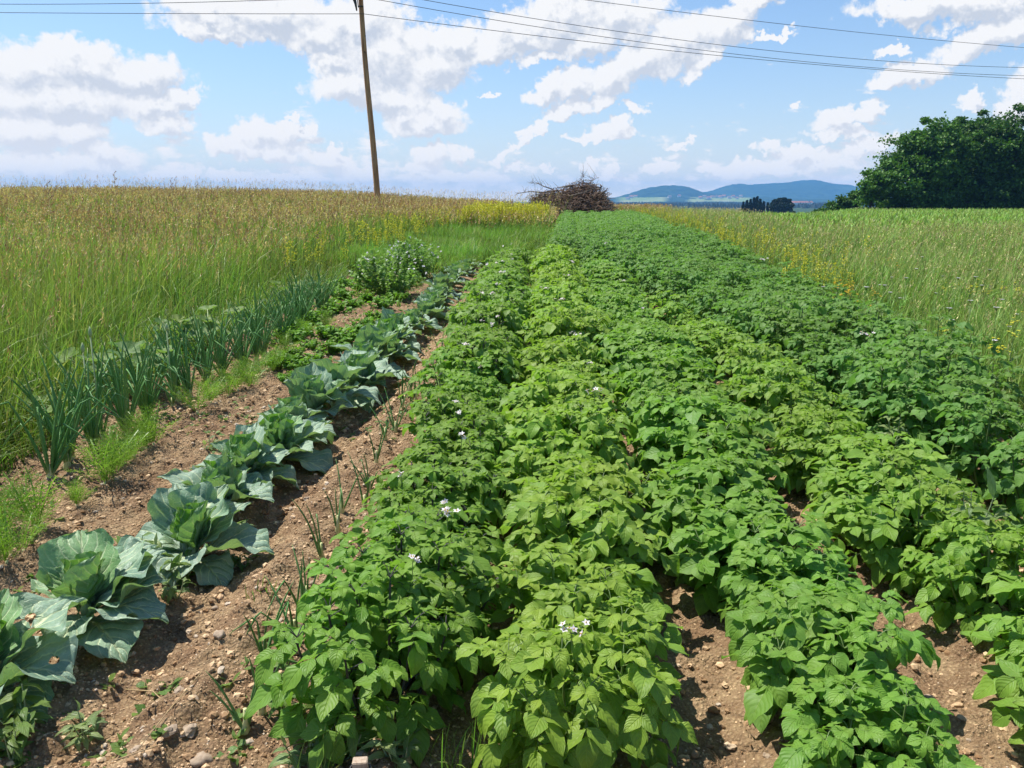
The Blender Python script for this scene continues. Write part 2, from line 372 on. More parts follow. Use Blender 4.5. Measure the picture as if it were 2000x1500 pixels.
def grass_mat(name, stops, trans=.35, varh=.05):
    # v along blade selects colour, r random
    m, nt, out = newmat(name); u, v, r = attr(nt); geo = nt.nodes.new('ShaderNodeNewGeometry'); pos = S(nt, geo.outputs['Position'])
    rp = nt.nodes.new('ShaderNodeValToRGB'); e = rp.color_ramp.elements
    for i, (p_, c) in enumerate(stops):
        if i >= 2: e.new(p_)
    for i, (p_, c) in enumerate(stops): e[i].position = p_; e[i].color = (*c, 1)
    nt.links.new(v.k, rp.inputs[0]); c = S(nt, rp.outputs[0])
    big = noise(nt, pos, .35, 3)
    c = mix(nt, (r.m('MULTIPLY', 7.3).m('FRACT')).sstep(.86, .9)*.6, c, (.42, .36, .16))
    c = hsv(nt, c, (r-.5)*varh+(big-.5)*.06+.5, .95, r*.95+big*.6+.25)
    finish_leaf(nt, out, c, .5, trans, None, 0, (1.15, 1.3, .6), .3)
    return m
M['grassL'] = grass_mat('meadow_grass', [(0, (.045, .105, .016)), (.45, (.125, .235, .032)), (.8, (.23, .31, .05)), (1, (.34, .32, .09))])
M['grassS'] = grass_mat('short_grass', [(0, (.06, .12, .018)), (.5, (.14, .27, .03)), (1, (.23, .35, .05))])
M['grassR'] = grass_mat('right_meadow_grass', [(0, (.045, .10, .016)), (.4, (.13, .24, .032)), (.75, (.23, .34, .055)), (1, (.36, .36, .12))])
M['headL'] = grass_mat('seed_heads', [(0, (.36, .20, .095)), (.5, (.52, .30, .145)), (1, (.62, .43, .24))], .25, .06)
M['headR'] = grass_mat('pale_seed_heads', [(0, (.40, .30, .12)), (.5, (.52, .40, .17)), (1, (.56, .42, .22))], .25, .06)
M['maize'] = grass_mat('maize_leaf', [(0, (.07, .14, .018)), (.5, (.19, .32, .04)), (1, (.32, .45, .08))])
def plain(name, c, rough=.6, c2=None, sc=20, trans=0, bump=0):
    m, nt, out = newmat(name); geo = nt.nodes.new('ShaderNodeNewGeometry'); pos = S(nt, geo.outputs['Position'])
    n = noise(nt, pos, sc, 5); col = mix(nt, n.sstep(.3, .7), c, c2 or tuple(x*.7 for x in c))
    if trans: finish_leaf(nt, out, col, rough, trans, None, 0, (1, 1, 1)); return m
    p = nt.nodes.new('ShaderNodeBsdfPrincipled'); setin(nt, p.inputs['Base Color'], col); p.inputs['Roughness'].default_value = rough
    if bump:
        b = nt.nodes.new('ShaderNodeBump'); b.inputs['Distance'].default_value = bump; setin(nt, b.inputs['Height'], n); nt.links.new(b.outputs[0], p.inputs['Normal'])
    nt.links.new(p.outputs[0], out.inputs[0]); return m
M['yellow'] = plain('yellow_petal', (.72, .64, .04), .5, (.55, .58, .05), 20, .3)
M['orange'] = plain('golden_petal', (.80, .56, .03), .5, (.78, .46, .02), 20, .3)
M['white'] = plain('white_petal', (.80, .78, .76), .5, (.74, .68, .74), 20, .3)
M['pink'] = plain('pale_pink_petal', (.75, .62, .72), .5, (.80, .78, .76), 20, .3)
M['anther'] = plain('flower_centre', (.7, .42, .04), .6)
M['bulb'] = plain('onion_bulb', (.62, .60, .30), .45, (.50, .52, .22))
M['stone'] = plain('field_stone', (.27, .195, .13), .9, (.36, .28, .20), 60, 0, .002)
M['straw'] = plain('dry_straw', (.45, .32, .15), .8, (.32, .22, .12))
M['bark'] = plain('bark', (.085, .065, .045), .9, (.04, .032, .025), 4, 0, .03)
M['twig'] = plain('dry_twigs', (.21, .130, .085), .9, (.11, .066, .044), 3, 0, .004)
M['twig2'] = plain('grey_branch', (.25, .20, .15), .9, (.12, .09, .07), 5, 0, .004)
M['metal'] = plain('dark_fitting', (.05, .05, .055), .5)
M['porc'] = plain('insulator_glaze', (.04, .035, .05), .25)
M['wire'] = plain('weathered_wire', (.045, .045, .05), .6)

# soil and land material
m, nt, out = newmat('ground_surface'); geo = nt.nodes.new('ShaderNodeNewGeometry'); pos = S(nt, geo.outputs['Position'])
k, far, hgt = attr(nt)
n1 = noise(nt, pos, 1.7, 5, .6); n2 = noise(nt, pos, 30, 6, .7); n3 = noise(nt, pos, 110, 4, .7); n4 = noise(nt, pos, 8, 4)
soil = mix(nt, n4.sstep(.3, .7), (.20, .124, .060), (.53, .385, .210))
soil = mix(nt, n3.sstep(.35, .75)*.7, soil, (.66, .48, .30))
soil = mix(nt, n1.sstep(.45, .62)*.6, soil, (.24, .145, .080))
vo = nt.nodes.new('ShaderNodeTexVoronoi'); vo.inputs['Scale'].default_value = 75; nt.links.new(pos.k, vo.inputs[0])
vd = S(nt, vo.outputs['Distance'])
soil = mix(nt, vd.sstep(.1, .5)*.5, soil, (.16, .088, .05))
turf = mix(nt, n2, (.05, .085, .02), (.10, .11, .035))
fx_, fy_, fz_ = sep(nt, pos)
fv = nt.nodes.new('ShaderNodeTexVoronoi'); fv.inputs['Scale'].default_value = 1; nt.links.new(comb(nt, fx_*.006, fy_*.0025).k, fv.inputs[0])
fr_, fg_, fb_ = sep(nt, S(nt, fv.outputs['Color']))
farm = mix(nt, fr_.sstep(.3, .6), (.03, .06, .02), (.16, .22, .07)); farm = mix(nt, fg_.sstep(.82, .88), farm, (.38, .30, .17))
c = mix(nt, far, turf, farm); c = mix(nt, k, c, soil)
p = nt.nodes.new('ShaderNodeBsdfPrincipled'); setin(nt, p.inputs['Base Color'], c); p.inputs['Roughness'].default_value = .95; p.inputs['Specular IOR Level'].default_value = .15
b = nt.nodes.new('ShaderNodeBump'); b.inputs['Distance'].default_value = .02; setin(nt, b.inputs['Height'], n3*.6+n2*1.0-vd*.6); nt.links.new(b.outputs[0], p.inputs['Normal'])
nt.links.new(p.outputs[0], out.inputs[0]); M['soil'] = m
m, nt, out = newmat('soil_lumps'); geo = nt.nodes.new('ShaderNodeNewGeometry'); pos = S(nt, geo.outputs['Position']); u, v, r = attr(nt)
c = mix(nt, r.sstep(0.0, .9), (.24, .142, .072), (.60, .425, .255)); c = mix(nt, r.sstep(.93, .97), c, (.46, .38, .29)); c = hsv(nt, c, .5, 1.0, noise(nt, pos, 90, 4)*1.0+.5)
p = nt.nodes.new('ShaderNodeBsdfPrincipled'); setin(nt, p.inputs['Base Color'], c); p.inputs['Roughness'].default_value = .95; p.inputs['Specular IOR Level'].default_value = .15
nt.links.new(p.outputs[0], out.inputs[0]); M['lump'] = m

# ------------------------------------------------------------------ ground sheet
def spaced(segs):
    o = [segs[0][0]]
    for a, b_, s0, s1 in segs:
        x = a
        while x < b_:
            t = (x-a)/(b_-a); x = min(b_, x+s0+(s1-s0)*t); o.append(x)
    return np.unique(np.round(o, 5))
xs = np.concatenate([-spaced([(3.8, 12, .05, .6), (12, 120, 1, 14), (120, 7000, 20, 900)])[::-1], spaced([(-3.8, -.1, .014, .014), (-.1, 3.9, .022, .03)])[1:-1], spaced([(3.9, 12, .06, .6), (12, 120, 1, 14), (120, 7000, 20, 900)])])
ys = np.concatenate([-spaced([(0, 30, .5, 5), (30, 7000, 10, 900)])[::-1][:-1], spaced([(0, 1.5, .1, .02), (1.5, 5.5, .0125, .018), (5.5, 18, .02, .09), (18, 60, .12, 1), (60, 600, 2, 30), (600, 7000, 50, 500)])])
X, Y = np.meshgrid(xs, ys)
Z = ground(X, Y)
A = np.stack([soilmask(X, Y), sm(Y, 120, 240), np.zeros_like(X)], -1)
mb = MB(); mb.add(np.stack([X, Y, Z], -1), gridq(len(ys), len(xs)), A.reshape(-1, 3))
tag(mb.obj('ground', M['soil']), kind='structure')

# lumps of soil and small stones scattered on the beds
def rock(seed, sub=1):
    t = (1+5**.5)/2
    V = np.array([(-1, t, 0), (1, t, 0), (-1, -t, 0), (1, -t, 0), (0, -1, t), (0, 1, t), (0, -1, -t), (0, 1, -t), (t, 0, -1), (t, 0, 1), (-t, 0, -1), (-t, 0, 1)], float)
    T = [(0, 11, 5), (0, 5, 1), (0, 1, 7), (0, 7, 10), (0, 10, 11), (1, 5, 9), (5, 11, 4), (11, 10, 2), (10, 7, 6), (7, 1, 8), (3, 9, 4), (3, 4, 2), (3, 2, 6), (3, 6, 8), (3, 8, 9), (4, 9, 5), (2, 4, 11), (6, 2, 10), (8, 6, 7), (9, 8, 1)]
    V = list(V/np.linalg.norm(V[0]))
    for _ in range(sub):
        N = []; mid = {}
        def g(a, b):
            k_ = (min(a, b), max(a, b))
            if k_ not in mid: q = V[a]+V[b]; V.append(q/np.linalg.norm(q)); mid[k_] = len(V)-1
            return mid[k_]
        for a, b_, c_ in T: x, y, z = g(a, b_), g(b_, c_), g(c_, a); N += [(a, x, z), (b_, y, x), (c_, z, y), (x, y, z)]
        T = N
    V = np.array(V); q = np.random.default_rng(seed)
    V = V*(1+.22*q.normal(size=(len(V), 1)).clip(-1.2, 1.2)) if sub < 2 else V*(1+.13*np.sin(V@q.normal(size=(3, 1))*3+1)+.05*q.normal(size=(len(V), 1)))
    V = V*np.array([1, .8, .6])
    return V, np.zeros((0, 4), int), np.array(T), np.zeros((len(V), 3))
mb = MB()
N = 120000
yy = 1.3+rs.random(N)**1.9*9; xx = rs.uniform(-4, 3.0, N)
keep = (soilmask(xx, yy) > .8) & ((xx < -.75) | (rs.random(N) < .45)); xx = xx[keep]; yy = yy[keep]; zz = ground(xx, yy)
sz = .0032+rs.random(len(xx))**8*.014; sz *= np.where(yy > 5, 1.35, 1)
for j in range(5):
    q = np.arange(len(xx)) % 5 == j; n_ = q.sum()
    d = rs.normal(size=(n_, 3)); d[:, 2] *= .3
    mb.inst(rock(j, 0 if j < 3 else 1), np.stack([xx[q], yy[q], zz[q]+sz[q]*.2], -1), frames(d, np.tile([0, 0, 1.], (n_, 1))+rs.normal(size=(n_, 3))*.2), rs.random(n_), sz[q])
tag(mb.obj('soil_lumps', M['lump'], smooth=False), 'loose brown crumbs and small lumps of soil lying on the vegetable beds', 'soil', kind='stuff')

# ------------------------------------------------------------------ leaf templates
def leaflet(nr=6, curl=.25, fold=.25, wave=.03, wid=.36, tip=1.5, seed=0):
    q = np.random.default_rng(seed)
    t = np.linspace(0, 1, nr); u = np.array([-1, -.5, 0, .5, 1.])
    w_ = wid*np.sin(pi*t**.80)**.85*(1-.25*t**3); w_[0] = .02; w_[-1] = .004
    X = w_[:, None]*u[None]; Y = np.repeat(t[:, None], 5, 1)
    th = curl*t; Yc = np.sin(th*1.6)/(1.6*curl+1e-6) if curl else t
    Zc = -(1-np.cos(th*1.6))/(1.6*curl+1e-6) if curl else t*0
    ph = q.uniform(0, 6)
    Z = Zc[:, None]+fold*np.abs(X)+wave*np.sin(t*9+ph)[:, None]*(u[None]**2)*np.sign(u[None]+.3)
    Y = np.repeat(Yc[:, None], 5, 1)-.0*X
    V = np.stack([X, Y, Z], -1).reshape(-1, 3)
    A = np.stack([np.repeat(u[None], nr, 0), np.repeat(t[:, None], 5, 1), np.zeros((nr, 5))], -1).reshape(-1, 3)
    return V, gridq(nr, 5), np.zeros((0, 3), int), A
POT = [leaflet(6, c_, f_, w_, .335, seed=i) for i, (c_, f_, w_) in enumerate([(.2, .25, .05), (.45, .2, .06), (.75, .35, .05), (.55, .25, .07), (.05, .15, .05)])]
POTW = [leaflet(6, c_, f_, w_, .39, seed=i) for i, (c_, f_, w_) in enumerate([(.25, .20, .05), (.4, .15, .06), (.75, .30, .05), (.55, .2, .07), (.1, .12, .05)])]
POTL = [leaflet(4, .4, .2, 0, .38, seed=1)]
SLIM = [leaflet(6, c_, .25, .03, .17, seed=9) for c_ in (.3, .8, .5)]
ROUND = [leaflet(5, c_, .1, .06, .48, seed=5) for c_ in (.2, .5)]
def put_leaflets(mb, tpls, pos, dirs, nrm, size, rnd):
    pos = np.array(pos); dirs = np.array(dirs); nrm = np.array(nrm); size = np.array(size); rnd = np.array(rnd)
    k_ = rs.integers(0, len(tpls), len(pos)); Rm = frames(dirs, nrm)
    for j, t in enumerate(tpls):
        q = k_ == j; mb.inst(t, pos[q], Rm[q], rnd[q], size[q])
def compound(P, p, azm, elv, L, npair, s0, young=0, q=rs):
    """append leaflets of one pinnate potato leaf"""
    K = 7; s_ = np.linspace(0, 1, K); e = elv-(.9+.5*q.random())*s_; d = np.stack([np.cos(azm)*np.cos(e), np.sin(azm)*np.cos(e), np.sin(e)], -1)
    pts = p+np.cumsum(d, 0)*L/K
    P['rach'].append((p, pts))
    up = np.array([0, 0, 1.])
    def one(i, ang, size):
        dd = d[i]; a2 = math.atan2(dd[1], dd[0])+ang
        el2 = e[i]*cos(ang)+q.normal()*.21-.10
        v = np.array([cos(a2)*cos(el2), sin(a2)*cos(el2), sin(el2)])
        P['pos'].append(pts[i]); P['dir'].append(v)
        P['nrm'].append(up+.29*q.normal(size=3)*np.array([1, 1, .2])+.3*d[i]*np.array([1, 1, 0])*0.5); P['size'].append(size*q.uniform(.68, 1.22)); P['rnd'].append(min(1, max(0, young+q.random()*.55)))
    one(K-1, q.normal()*.15, s0*1.15)
    for j in range(npair):
        i = K-2-int(round(j*(K-2.5)/max(1, npair)))
        if i < 1: break
        sc_ = s0*(1-.20*j)
        one(i, 1.05+q.normal()*.15, sc_); one(i, -1.05+q.normal()*.15, sc_)
def potato(seed, H, Rr, ns, s0, smat, lmat, tpls, nleaf=7, low=False):
    q = np.random.default_rng(seed); P = dict(pos=[], dir=[], nrm=[], size=[], rnd=[], rach=[]); st = MB()
    for i in range(ns):
        a = i*2.4+q.normal()*.3; rr = Rr*math.sqrt((i+.5)/ns)*q.uniform(.8, 1.1); h = H*q.uniform(.78, 1.08)*(1-.28*(rr/Rr)**2)
        b0 = np.array([cos(a), sin(a), 0])*.05; top = np.array([cos(a)*rr, sin(a)*rr*1.0, h])
        t = np.linspace(0, 1, 7)[:, None]
        cv = b0*(1-t)**2+2*t*(1-t)*np.array([cos(a)*rr*.85, sin(a)*rr*.85, h*.35])+t**2*top
        tube(st, cv-[0, 0, .02], np.linspace(.007, .0035, 7), 5, q.random(), cap=False)
        for j in range(nleaf):
            tt = .22+.78*(j+.5)/nleaf; p = b0*(1-tt)**2+2*tt*(1-tt)*np.array([cos(a)*rr*.85, sin(a)*rr*.85, h*.35])+tt**2*top
            az_ = j*2.3+q.random()*.8+i
            # lean outwards
            vx = cos(az_)+.6*cos(a); vy = sin(az_)+.6*sin(a); az_ = math.atan2(vy, vx)
            compound(P, p, az_, .75 if tt > .5 else .45, q.uniform(.13, .20)*(1.05-.35*tt), 2 if low else 3, s0*(1.1-.32*tt)*q.uniform(.85, 1.12), .12*tt, q)
        for j in range(4):                                   # young top rosette
            compound(P, top, j*1.57+q.random(), 1.0, .075, 2, s0*.52, .4, q)
    lf = MB()
    put_leaflets(lf, tpls, P['pos'], P['dir'], P['nrm'], P['size'], P['rnd'])
    if not low:
        for p, pts in P['rach']: tube(st, np.vstack([p, pts[2], pts[-1]]), [.0022, .0018, .0012], 3, .5, cap=False)
    return st, lf
FLW = None
def flower_mesh(name, pet, n=6, seed=0, h=.07):
    q = np.random.default_rng(seed); mb = MB()
    tube(mb, [(0, 0, -h), (0, 0, 0)], .0018, 4, cap=False, mi=1)
    for i in range(n):
        c_ = np.array([q.normal()*.018, q.normal()*.018, q.uniform(0, .03)]); ax = np.array([q.normal()*.5, q.normal()*.5, 1.]); ax /= np.linalg.norm(ax)
        tube(mb, [(0, 0, 0), c_], .001, 3, cap=False, mi=1)
        fr = frames(ax[None], np.array([[1., .2, 0]]))[0]; x_, z_, y_ = fr[:, 0], fr[:, 1], fr[:, 2]
        ring = []
        for k_ in range(10):
            r_ = .017 if k_ % 2 == 0 else .009; t = k_*pi/5
            ring.append(c_+x_*cos(t)*r_+y_*sin(t)*r_+z_*(.004 if k_ % 2 == 0 else .002))
        mb.add([c_]+ring, T=[[0, 1+k_, 1+(k_+1) % 10] for k_ in range(10)])
        tube(mb, [c_, c_+z_*.008], [.003, .0012], 4, mi=2)
    return mb.mesh(name, [pet, M['stem'], M['anther']])
FW = [flower_mesh('potato_flower', M['white'], 6, 1), flower_mesh('potato_flower', M['white'], 4, 2), flower_mesh('potato_flower', M['pink'], 6, 3)]

# ------------------------------------------------------------------ potato plants
VAR = {}
for r_, (H_, R_, ns, s0, sm_, lm_, tp_) in enumerate([(.40, .28, 10, .098, 'dstem', 'pot1', POT), (.38, .28, 10, .102, 'stem', 'pot2', POT), (.37, .28, 10, .104, 'stem', 'pot3', POTW), (.38, .28, 10, .100, 'stem', 'pot4', POT), (.50, .29, 11, .076, 'stem', 'pot5', POTW)]):
    for k_ in range(4):
        s_, l_ = potato(100*r_+k_, H_, R_, ns, s0, None, None, tp_)
        VAR[r_, k_] = (s_.mesh('stems', M[sm_]), l_.mesh('foliage', M[lm_]))
NTH = ['first', 'second', 'third', 'fourth', 'fifth', 'sixth', 'seventh', 'eighth', 'ninth', 'tenth', 'eleventh', 'twelfth', 'thirteenth', 'fourteenth', 'fifteenth', 'sixteenth', 'seventeenth', 'eighteenth', 'nineteenth', 'twentieth']
def nth(i):
    if i < 20: return NTH[i]
    return f'{i+1}{ {1: "st", 2: "nd", 3: "rd"}.get((i+1) % 10, "th")}'
RD = ['dark green potato plant, leftmost potato row', 'yellow green potato plant, second row from the left', 'mid green potato plant, third row from the left', 'fresh green potato plant, fourth row from the left']
cand = []
for i in range(4):
    y = 1.62+[0, .22, .12, .3][i]; k_ = 0
    while y < 16.2:
        x = rowx(i, y)+rs.normal()*.05
        gap = (i == 0 and y < 1.7)
        if x < xb(y)-.16 and not gap: cand.append((y+.0, x, i, k_)); k_ += 1
        y += .34+rs.normal()*.02
for j in range(6):
    y = 2.6+.15*j; k_ = 0
    while y < 42:
        x = float(xb(y))+.36+.64*j
        if x < xr(y)-.12: cand.append((y, x+rs.normal()*.03, 10+j, k_)); k_ += 1
        y += .40+rs.normal()*.03+(.1 if y > 16 else 0)
cand.sort(key=lambda c_: c_[0])
FLOWERS = [(1,1235,1250),(1,1275,1412),(0,820,958),(0,905,905),(0,975,1045),(0,1020,1050),(0,655,1260),(0,820,825),(0,855,1050),(0,925,770),(0,970,770),(0,935,720),(0,1080,685),(0,1145,650),(0,1010,590),(0,1105,550),(0,1195,565),(0,1130,825),(0,1200,910),(0,955,718),(0,890,690),(0,940,620),(0,975,590),(0,965,660),(1,1135,708),(1,1070,655),(1,1080,620),(1,1145,820),(1,1130,675),(1,1090,535),(1,1065,510),(1,1040,580),(1,1005,500),(1,1060,560),(1,1020,640),(1,1000,640),(14,1690,690),(14,1540,470),(13,1200,470),(14,1190,485),(2,1190,570),(2,1240,580)]
fl_of = {}
def nearest(i, u, v):
    b_ = None
    for n_, (y, x, r_, k_) in enumerate(cand):
        if (r_ >= 10) != (i >= 10) or (i < 10 and r_ != i): continue
        d = np.array([x, y, float(base(x, y))+.45-HC]); fwd = np.array([-sin(YAW)*cos(PITCH), cos(YAW)*cos(PITCH), -sin(PITCH)]); rt = np.array([cos(YAW), sin(YAW), 0]); up = np.cross(rt, fwd)
        z_ = d@fwd; uu = 1000+F*(d@rt)/z_; vv = 750-F*(d@up)/z_; e = math.hypot(uu-u, vv-v)
        if b_ is None or e < b_[0]: b_ = (e, n_)
    return b_[1]
FSCALE = {}
for i, u, v in FLOWERS:
    # photo pixel of a flower in row i of the crop zoom (pixels of the full photograph)
    fl_of.setdefault(nearest(i, u, v), []).append(0)
roots = 0; proto = {}
for n_, (y, x, r_, k_) in enumerate(cand[:300]):
    vr = min(r_, 4) if r_ < 10 else 4
    a = rs.uniform(0, 2*pi); sc_ = rs.uniform(.82, 1.15)*float(np.interp(y, [2, 4.5, 9], [.89, 1.0, 1.12]))
    if r_ >= 10: sc_ *= np.interp(y, [2, 5, 10, 20], [1.12, 1.05, .95, .9])
    t = bpy.data.objects.new('potato_plant', None); COL.objects.link(t); t.empty_display_size = .1
    t.location = (x, y, float(ground(np.array([x]), np.array([y]), False)[0])-.01); t.rotation_euler = (rs.normal()*.05, rs.normal()*.05, a); t.scale = (sc_, sc_, sc_*rs.uniform(.9, 1.1))
    if r_ < 10: lb = f'{RD[r_]}, {nth(k_)} from the near end'; gp = f'potato plants in the {NTH[r_]} row from the left'
    else: lb = f'tall deep green potato plant, {NTH[r_-10]} row of the right plot, {nth(k_)} from near end'; gp = 'tall deep green potato plants of the right plot'
    has = n_ in fl_of or (r_ == 0 and y > 4 and rs.random() < .22)
    tag(t, lb, 'potato plant', gp)
    kk = int(rs.integers(0, 4)); s_, l_ = VAR[vr, kk]
    link('stems', s_, t); link('foliage', l_, t)
    if has:
        for e in range(1 if n_ in fl_of else 1):
            a_ = rs.uniform(0, 6.28); hh = {0: .49, 1: .42, 2: .40, 3: .40, 4: .55}[vr]
            link('flower_cluster', FW[int(rs.integers(0, 2)) if vr == 0 else 2], t, (cos(a_)*.12, sin(a_)*.12, hh+.01), 0, rs.uniform(.7, 1.0))
rest = cand[300:]
s_, lfar = potato(901, .46, .27, 7, .085, None, None, POTL, 5, True)
V_ = np.concatenate(lfar.V); Q_ = np.concatenate(lfar.Q); A_ = np.concatenate(lfar.A)
mb = MB()
rx = np.array([c_[1] for c_ in rest]); ry = np.array([c_[0] for c_ in rest])
mb.inst((V_, Q_, np.zeros((0, 3), int), A_), np.stack([rx, ry, ground(rx, ry, False)], -1), rotz(rs.uniform(0, 6.28, len(rx))), None, rs.uniform(.85, 1.15, len(rx)))
tag(mb.obj('far_potato_plants', M['pot5']), 'deep green potato plants merging into one mass at the far end of the plot', 'potato crop', kind='stuff')

# ------------------------------------------------------------------ cabbages
def cabbage_leaf(L, W, e0, bend, cup, wav, q, r=0., nr=26, nc=19, holes=0, side=0):
    t = np.linspace(0, 1, nr); u = np.linspace(-1, 1, nc)
    tb = np.clip((t-.10)/.90, 0, 1)
    w_ = W*np.maximum(np.sin(pi*tb**.72)**.62*(1-.10*tb), 0)
    w_[tb <= 0] = 0; w_ = np.maximum(w_, .018*(1-t)+.002)
    w_[-1] = W*.16
    el_ = e0-bend*t**1.3; ds = L/(nr-1)
    cy_ = np.concatenate([[0], np.cumsum(np.cos(el_[1:])*ds)]); cz = np.concatenate([[0], np.cumsum(np.sin(el_[1:])*ds)])
    nx = -np.sin(el_); nz_ = np.cos(el_)
    ph = q.uniform(0, 6.28, 6)
    rag = 1+.05*np.sin(t[:, None]*23+ph[0]+u[None]*2)+.035*np.sin(t[:, None]*47+ph[1]-u[None])
    U = np.repeat(u[None], nr, 0); T_ = np.repeat(t[:, None], nc, 1)
    X = w_[:, None]*U*(1+(rag-1)*np.abs(U)**3)
    X = X+side*T_**2*L
    cupz = cup*(U**2)*w_[:, None]
    ed = np.abs(U)**2.2
    wave = wav*(.6*np.sin(T_*11+ph[2]*np.sign(U)+U)+.4*np.sin(T_*21+ph[3]+2*np.sign(U)))*ed*w_[:, None]*2.2
    veinp = (T_*5.2-np.abs(U)*1.9-.6*U*U); pk = .010*np.abs(np.sin(pi*veinp))*(1-.5*np.abs(U))*(w_[:, None]/max(W, .01))*min(1, L/.25)
    rib = -.008*np.exp(-(U*9)**2)
    # extend tip roundness
    N_ = cupz+wave+pk+rib; tipout = (T_ > .8)*(T_-.8)*-1.1*(U**2)*L*.45*(1)
    cyy = cy_[:, None]+tipout*np.cos(el_)[:, None]; czz = cz[:, None]+tipout*np.sin(el_)[:, None]
    V = np.stack([X, cyy+N_*nx[:, None], czz+N_*nz_[:, None]], -1).reshape(-1, 3)
    A = np.stack([U, T_, np.full_like(U, r)], -1).reshape(-1, 3)
    Q = gridq(nr, nc)
    for h in range(holes):
        hu = q.uniform(-.7, .7); ht = q.uniform(.35, .85); hr = q.uniform(.012, .026)
        rad2 = ((U-hu)*W*.9)**2+((T_-ht)*L)**2; rad2 = np.sqrt(rad2).reshape(-1)
        c_ = V[np.argmin(rad2)]; inside = rad2 < hr
        if not inside.any(): continue
        kill = inside[Q].any(1); ring = np.unique(Q[kill]); ring = ring[~inside[ring]]
        for k_ in ring:                       # pull the rim in to a smooth circle
            d = V[k_]-c_; n_ = np.linalg.norm(d); V[k_] = c_+d/n_*min(n_, hr*q.uniform(.85, 1.1))
        Q = Q[~kill]
    # thick midrib under the leaf
    return V, Q, A
def rib_tube(mb, L, e0, bend, side):
    t = np.linspace(0, .75, 9); el_ = e0-bend*t**1.3
    cy_ = np.concatenate([[0], np.cumsum(np.cos(el_[1:])*L*.75/8)]); cz = np.concatenate([[0], np.cumsum(np.sin(el_[1:])*L*.75/8)])
    pts = np.stack([side*t**2*L, cy_+.006*np.sin(el_), cz-.006*np.cos(el_)], -1)
    k_ = MB(); tube(k_, pts, np.linspace(.0095, .002, 9)*min(1, L/.3), 6, .2, cap=False); return k_
def cabbage(name, x, y, seed, size, label, spec=None, nout=11, nheart=6, young=.25):
    q = np.random.default_rng(seed)
    root = link(name, None, None, (x, y, gz(x, y))); root.empty_display_size = .1
    tag(root, label, 'cabbage', 'cabbages planted in one row')
    st = MB(); tube(st, [(0, 0, -.03), (0, 0, .05*size), (.005, 0, .10*size)], [.02, .018, .015], 7, .3); st.obj('stalk', M['pstem'], root)
    L0 = []
    if spec: L0 = [(a, e, L*.86, b_, r, h) for a, e, L, b_, r, h in spec]
    else:
        for i in range(nout):
            f_ = i/(nout-1); a = i*2.39996+q.normal()*.2
            L0.append((a, R(74)-R(56)*(1-f_)+q.normal()*.24, (.30-.09*f_)*size*q.uniform(.72, 1.2), .95+q.normal()*.4-.35*f_, 0 if f_ < .6 else f_*young, 0))
    for i, (a, e0, L, bend, r, holes) in enumerate(L0):
        V, Q, A = cabbage_leaf(L, L*q.uniform(.32, .45), e0, bend, q.uniform(.15, .5)*(1 if e0 < R(55) else 1.4), q.uniform(.08, .19), q, r, holes=holes or (1 if q.random() < .25 else 0), side=q.normal()*.08)
        mb = MB(); side = 0
        Rm = rotz(a-pi/2); b0 = np.array([cos(a)*.015, sin(a)*.015, (.025+.05*(e0/1.3))*size])
        mb.add(V@Rm.T+b0, Q, A)
        mb.obj('outer_leaf', M['cab'], root)
    mb = MB()
    for i in range(nheart):
        a = i*2.39996+q.random(); L = (.10+.09*(1-i/nheart))*size
        V, Q, A = cabbage_leaf(L, L*.55, R(80), -.35+q.normal()*.15 if i > 2 else .15, .9, .08, q, min(1, young+.45+.3*q.random()), nr=14, nc=11)
        mb.add(V@rotz(a-pi/2).T+np.array([cos(a)*.03, sin(a)*.03, .09*size]), Q, A)
    mb.obj('heart_leaves', M['cab'], root)
    return root
def A2(d): return R(d)
# azimuth, elevation, length, bend, youth, holes -- azimuth 0 = right, 90 = away, 270 = towards the camera
specA = [(R(58),R(48),.42,.9,.05,4),(R(2),R(36),.36,1.3,0,1),(R(-55),R(30),.34,1.1,0,1),(R(150),R(50),.36,.9,.1,0),(R(105),R(66),.32,.6,.5,0),(R(190),R(30),.36,.9,0,0),(R(240),R(50),.30,.9,.3,0),(R(-20),R(10),.33,.6,.1,1),(R(80),R(74),.20,.3,.8,0)]
specB = [(R(112),R(68),.36,.9,.45,0),(R(90),R(52),.38,1.1,.1,0),(R(66),R(48),.42,1.1,0,0),(R(38),R(50),.38,.9,0,0),(R(18),R(34),.34,.6,.05,0),(R(-8),R(30),.38,1.3,0,1),(R(-38),R(8),.36,.7,.15,0),(R(150),R(40),.32,1.1,.35,0),(R(-80),R(24),.28,1.2,.1,0),(R(60),R(76),.20,.3,.7,0),(R(170),R(66),.22,.5,.6,0)]
specC = [(R(165),R(28),.40,1.0,0,0),(R(120),R(60),.40,.7,0,0),(R(75),R(62),.38,.7,.1,0),(R(40),R(50),.36,.6,0,0),(R(4),R(26),.42,.9,0,0),(R(-35),R(8),.30,1.0,0,0),(R(-85),R(32),.30,1.5,0,0),(R(205),R(30),.30,1.1,.1,0),(R(95),R(76),.24,.3,.5,0),(R(30),R(72),.24,.4,.4,0)]
CAB = [(-1.82, 2.06, 'bushy blue green cabbage at the near left corner with holes chewed in its leaves', specA, 1.12),
       (-1.73, 2.46, 'broad leaved cabbage right behind the chewed corner cabbage', specB, 1.05),
       (-1.60, 3.02, 'loose spreading cabbage with a wide leaf flopping to the right', specC, 1.05)]
y = 3.55; k_ = 3
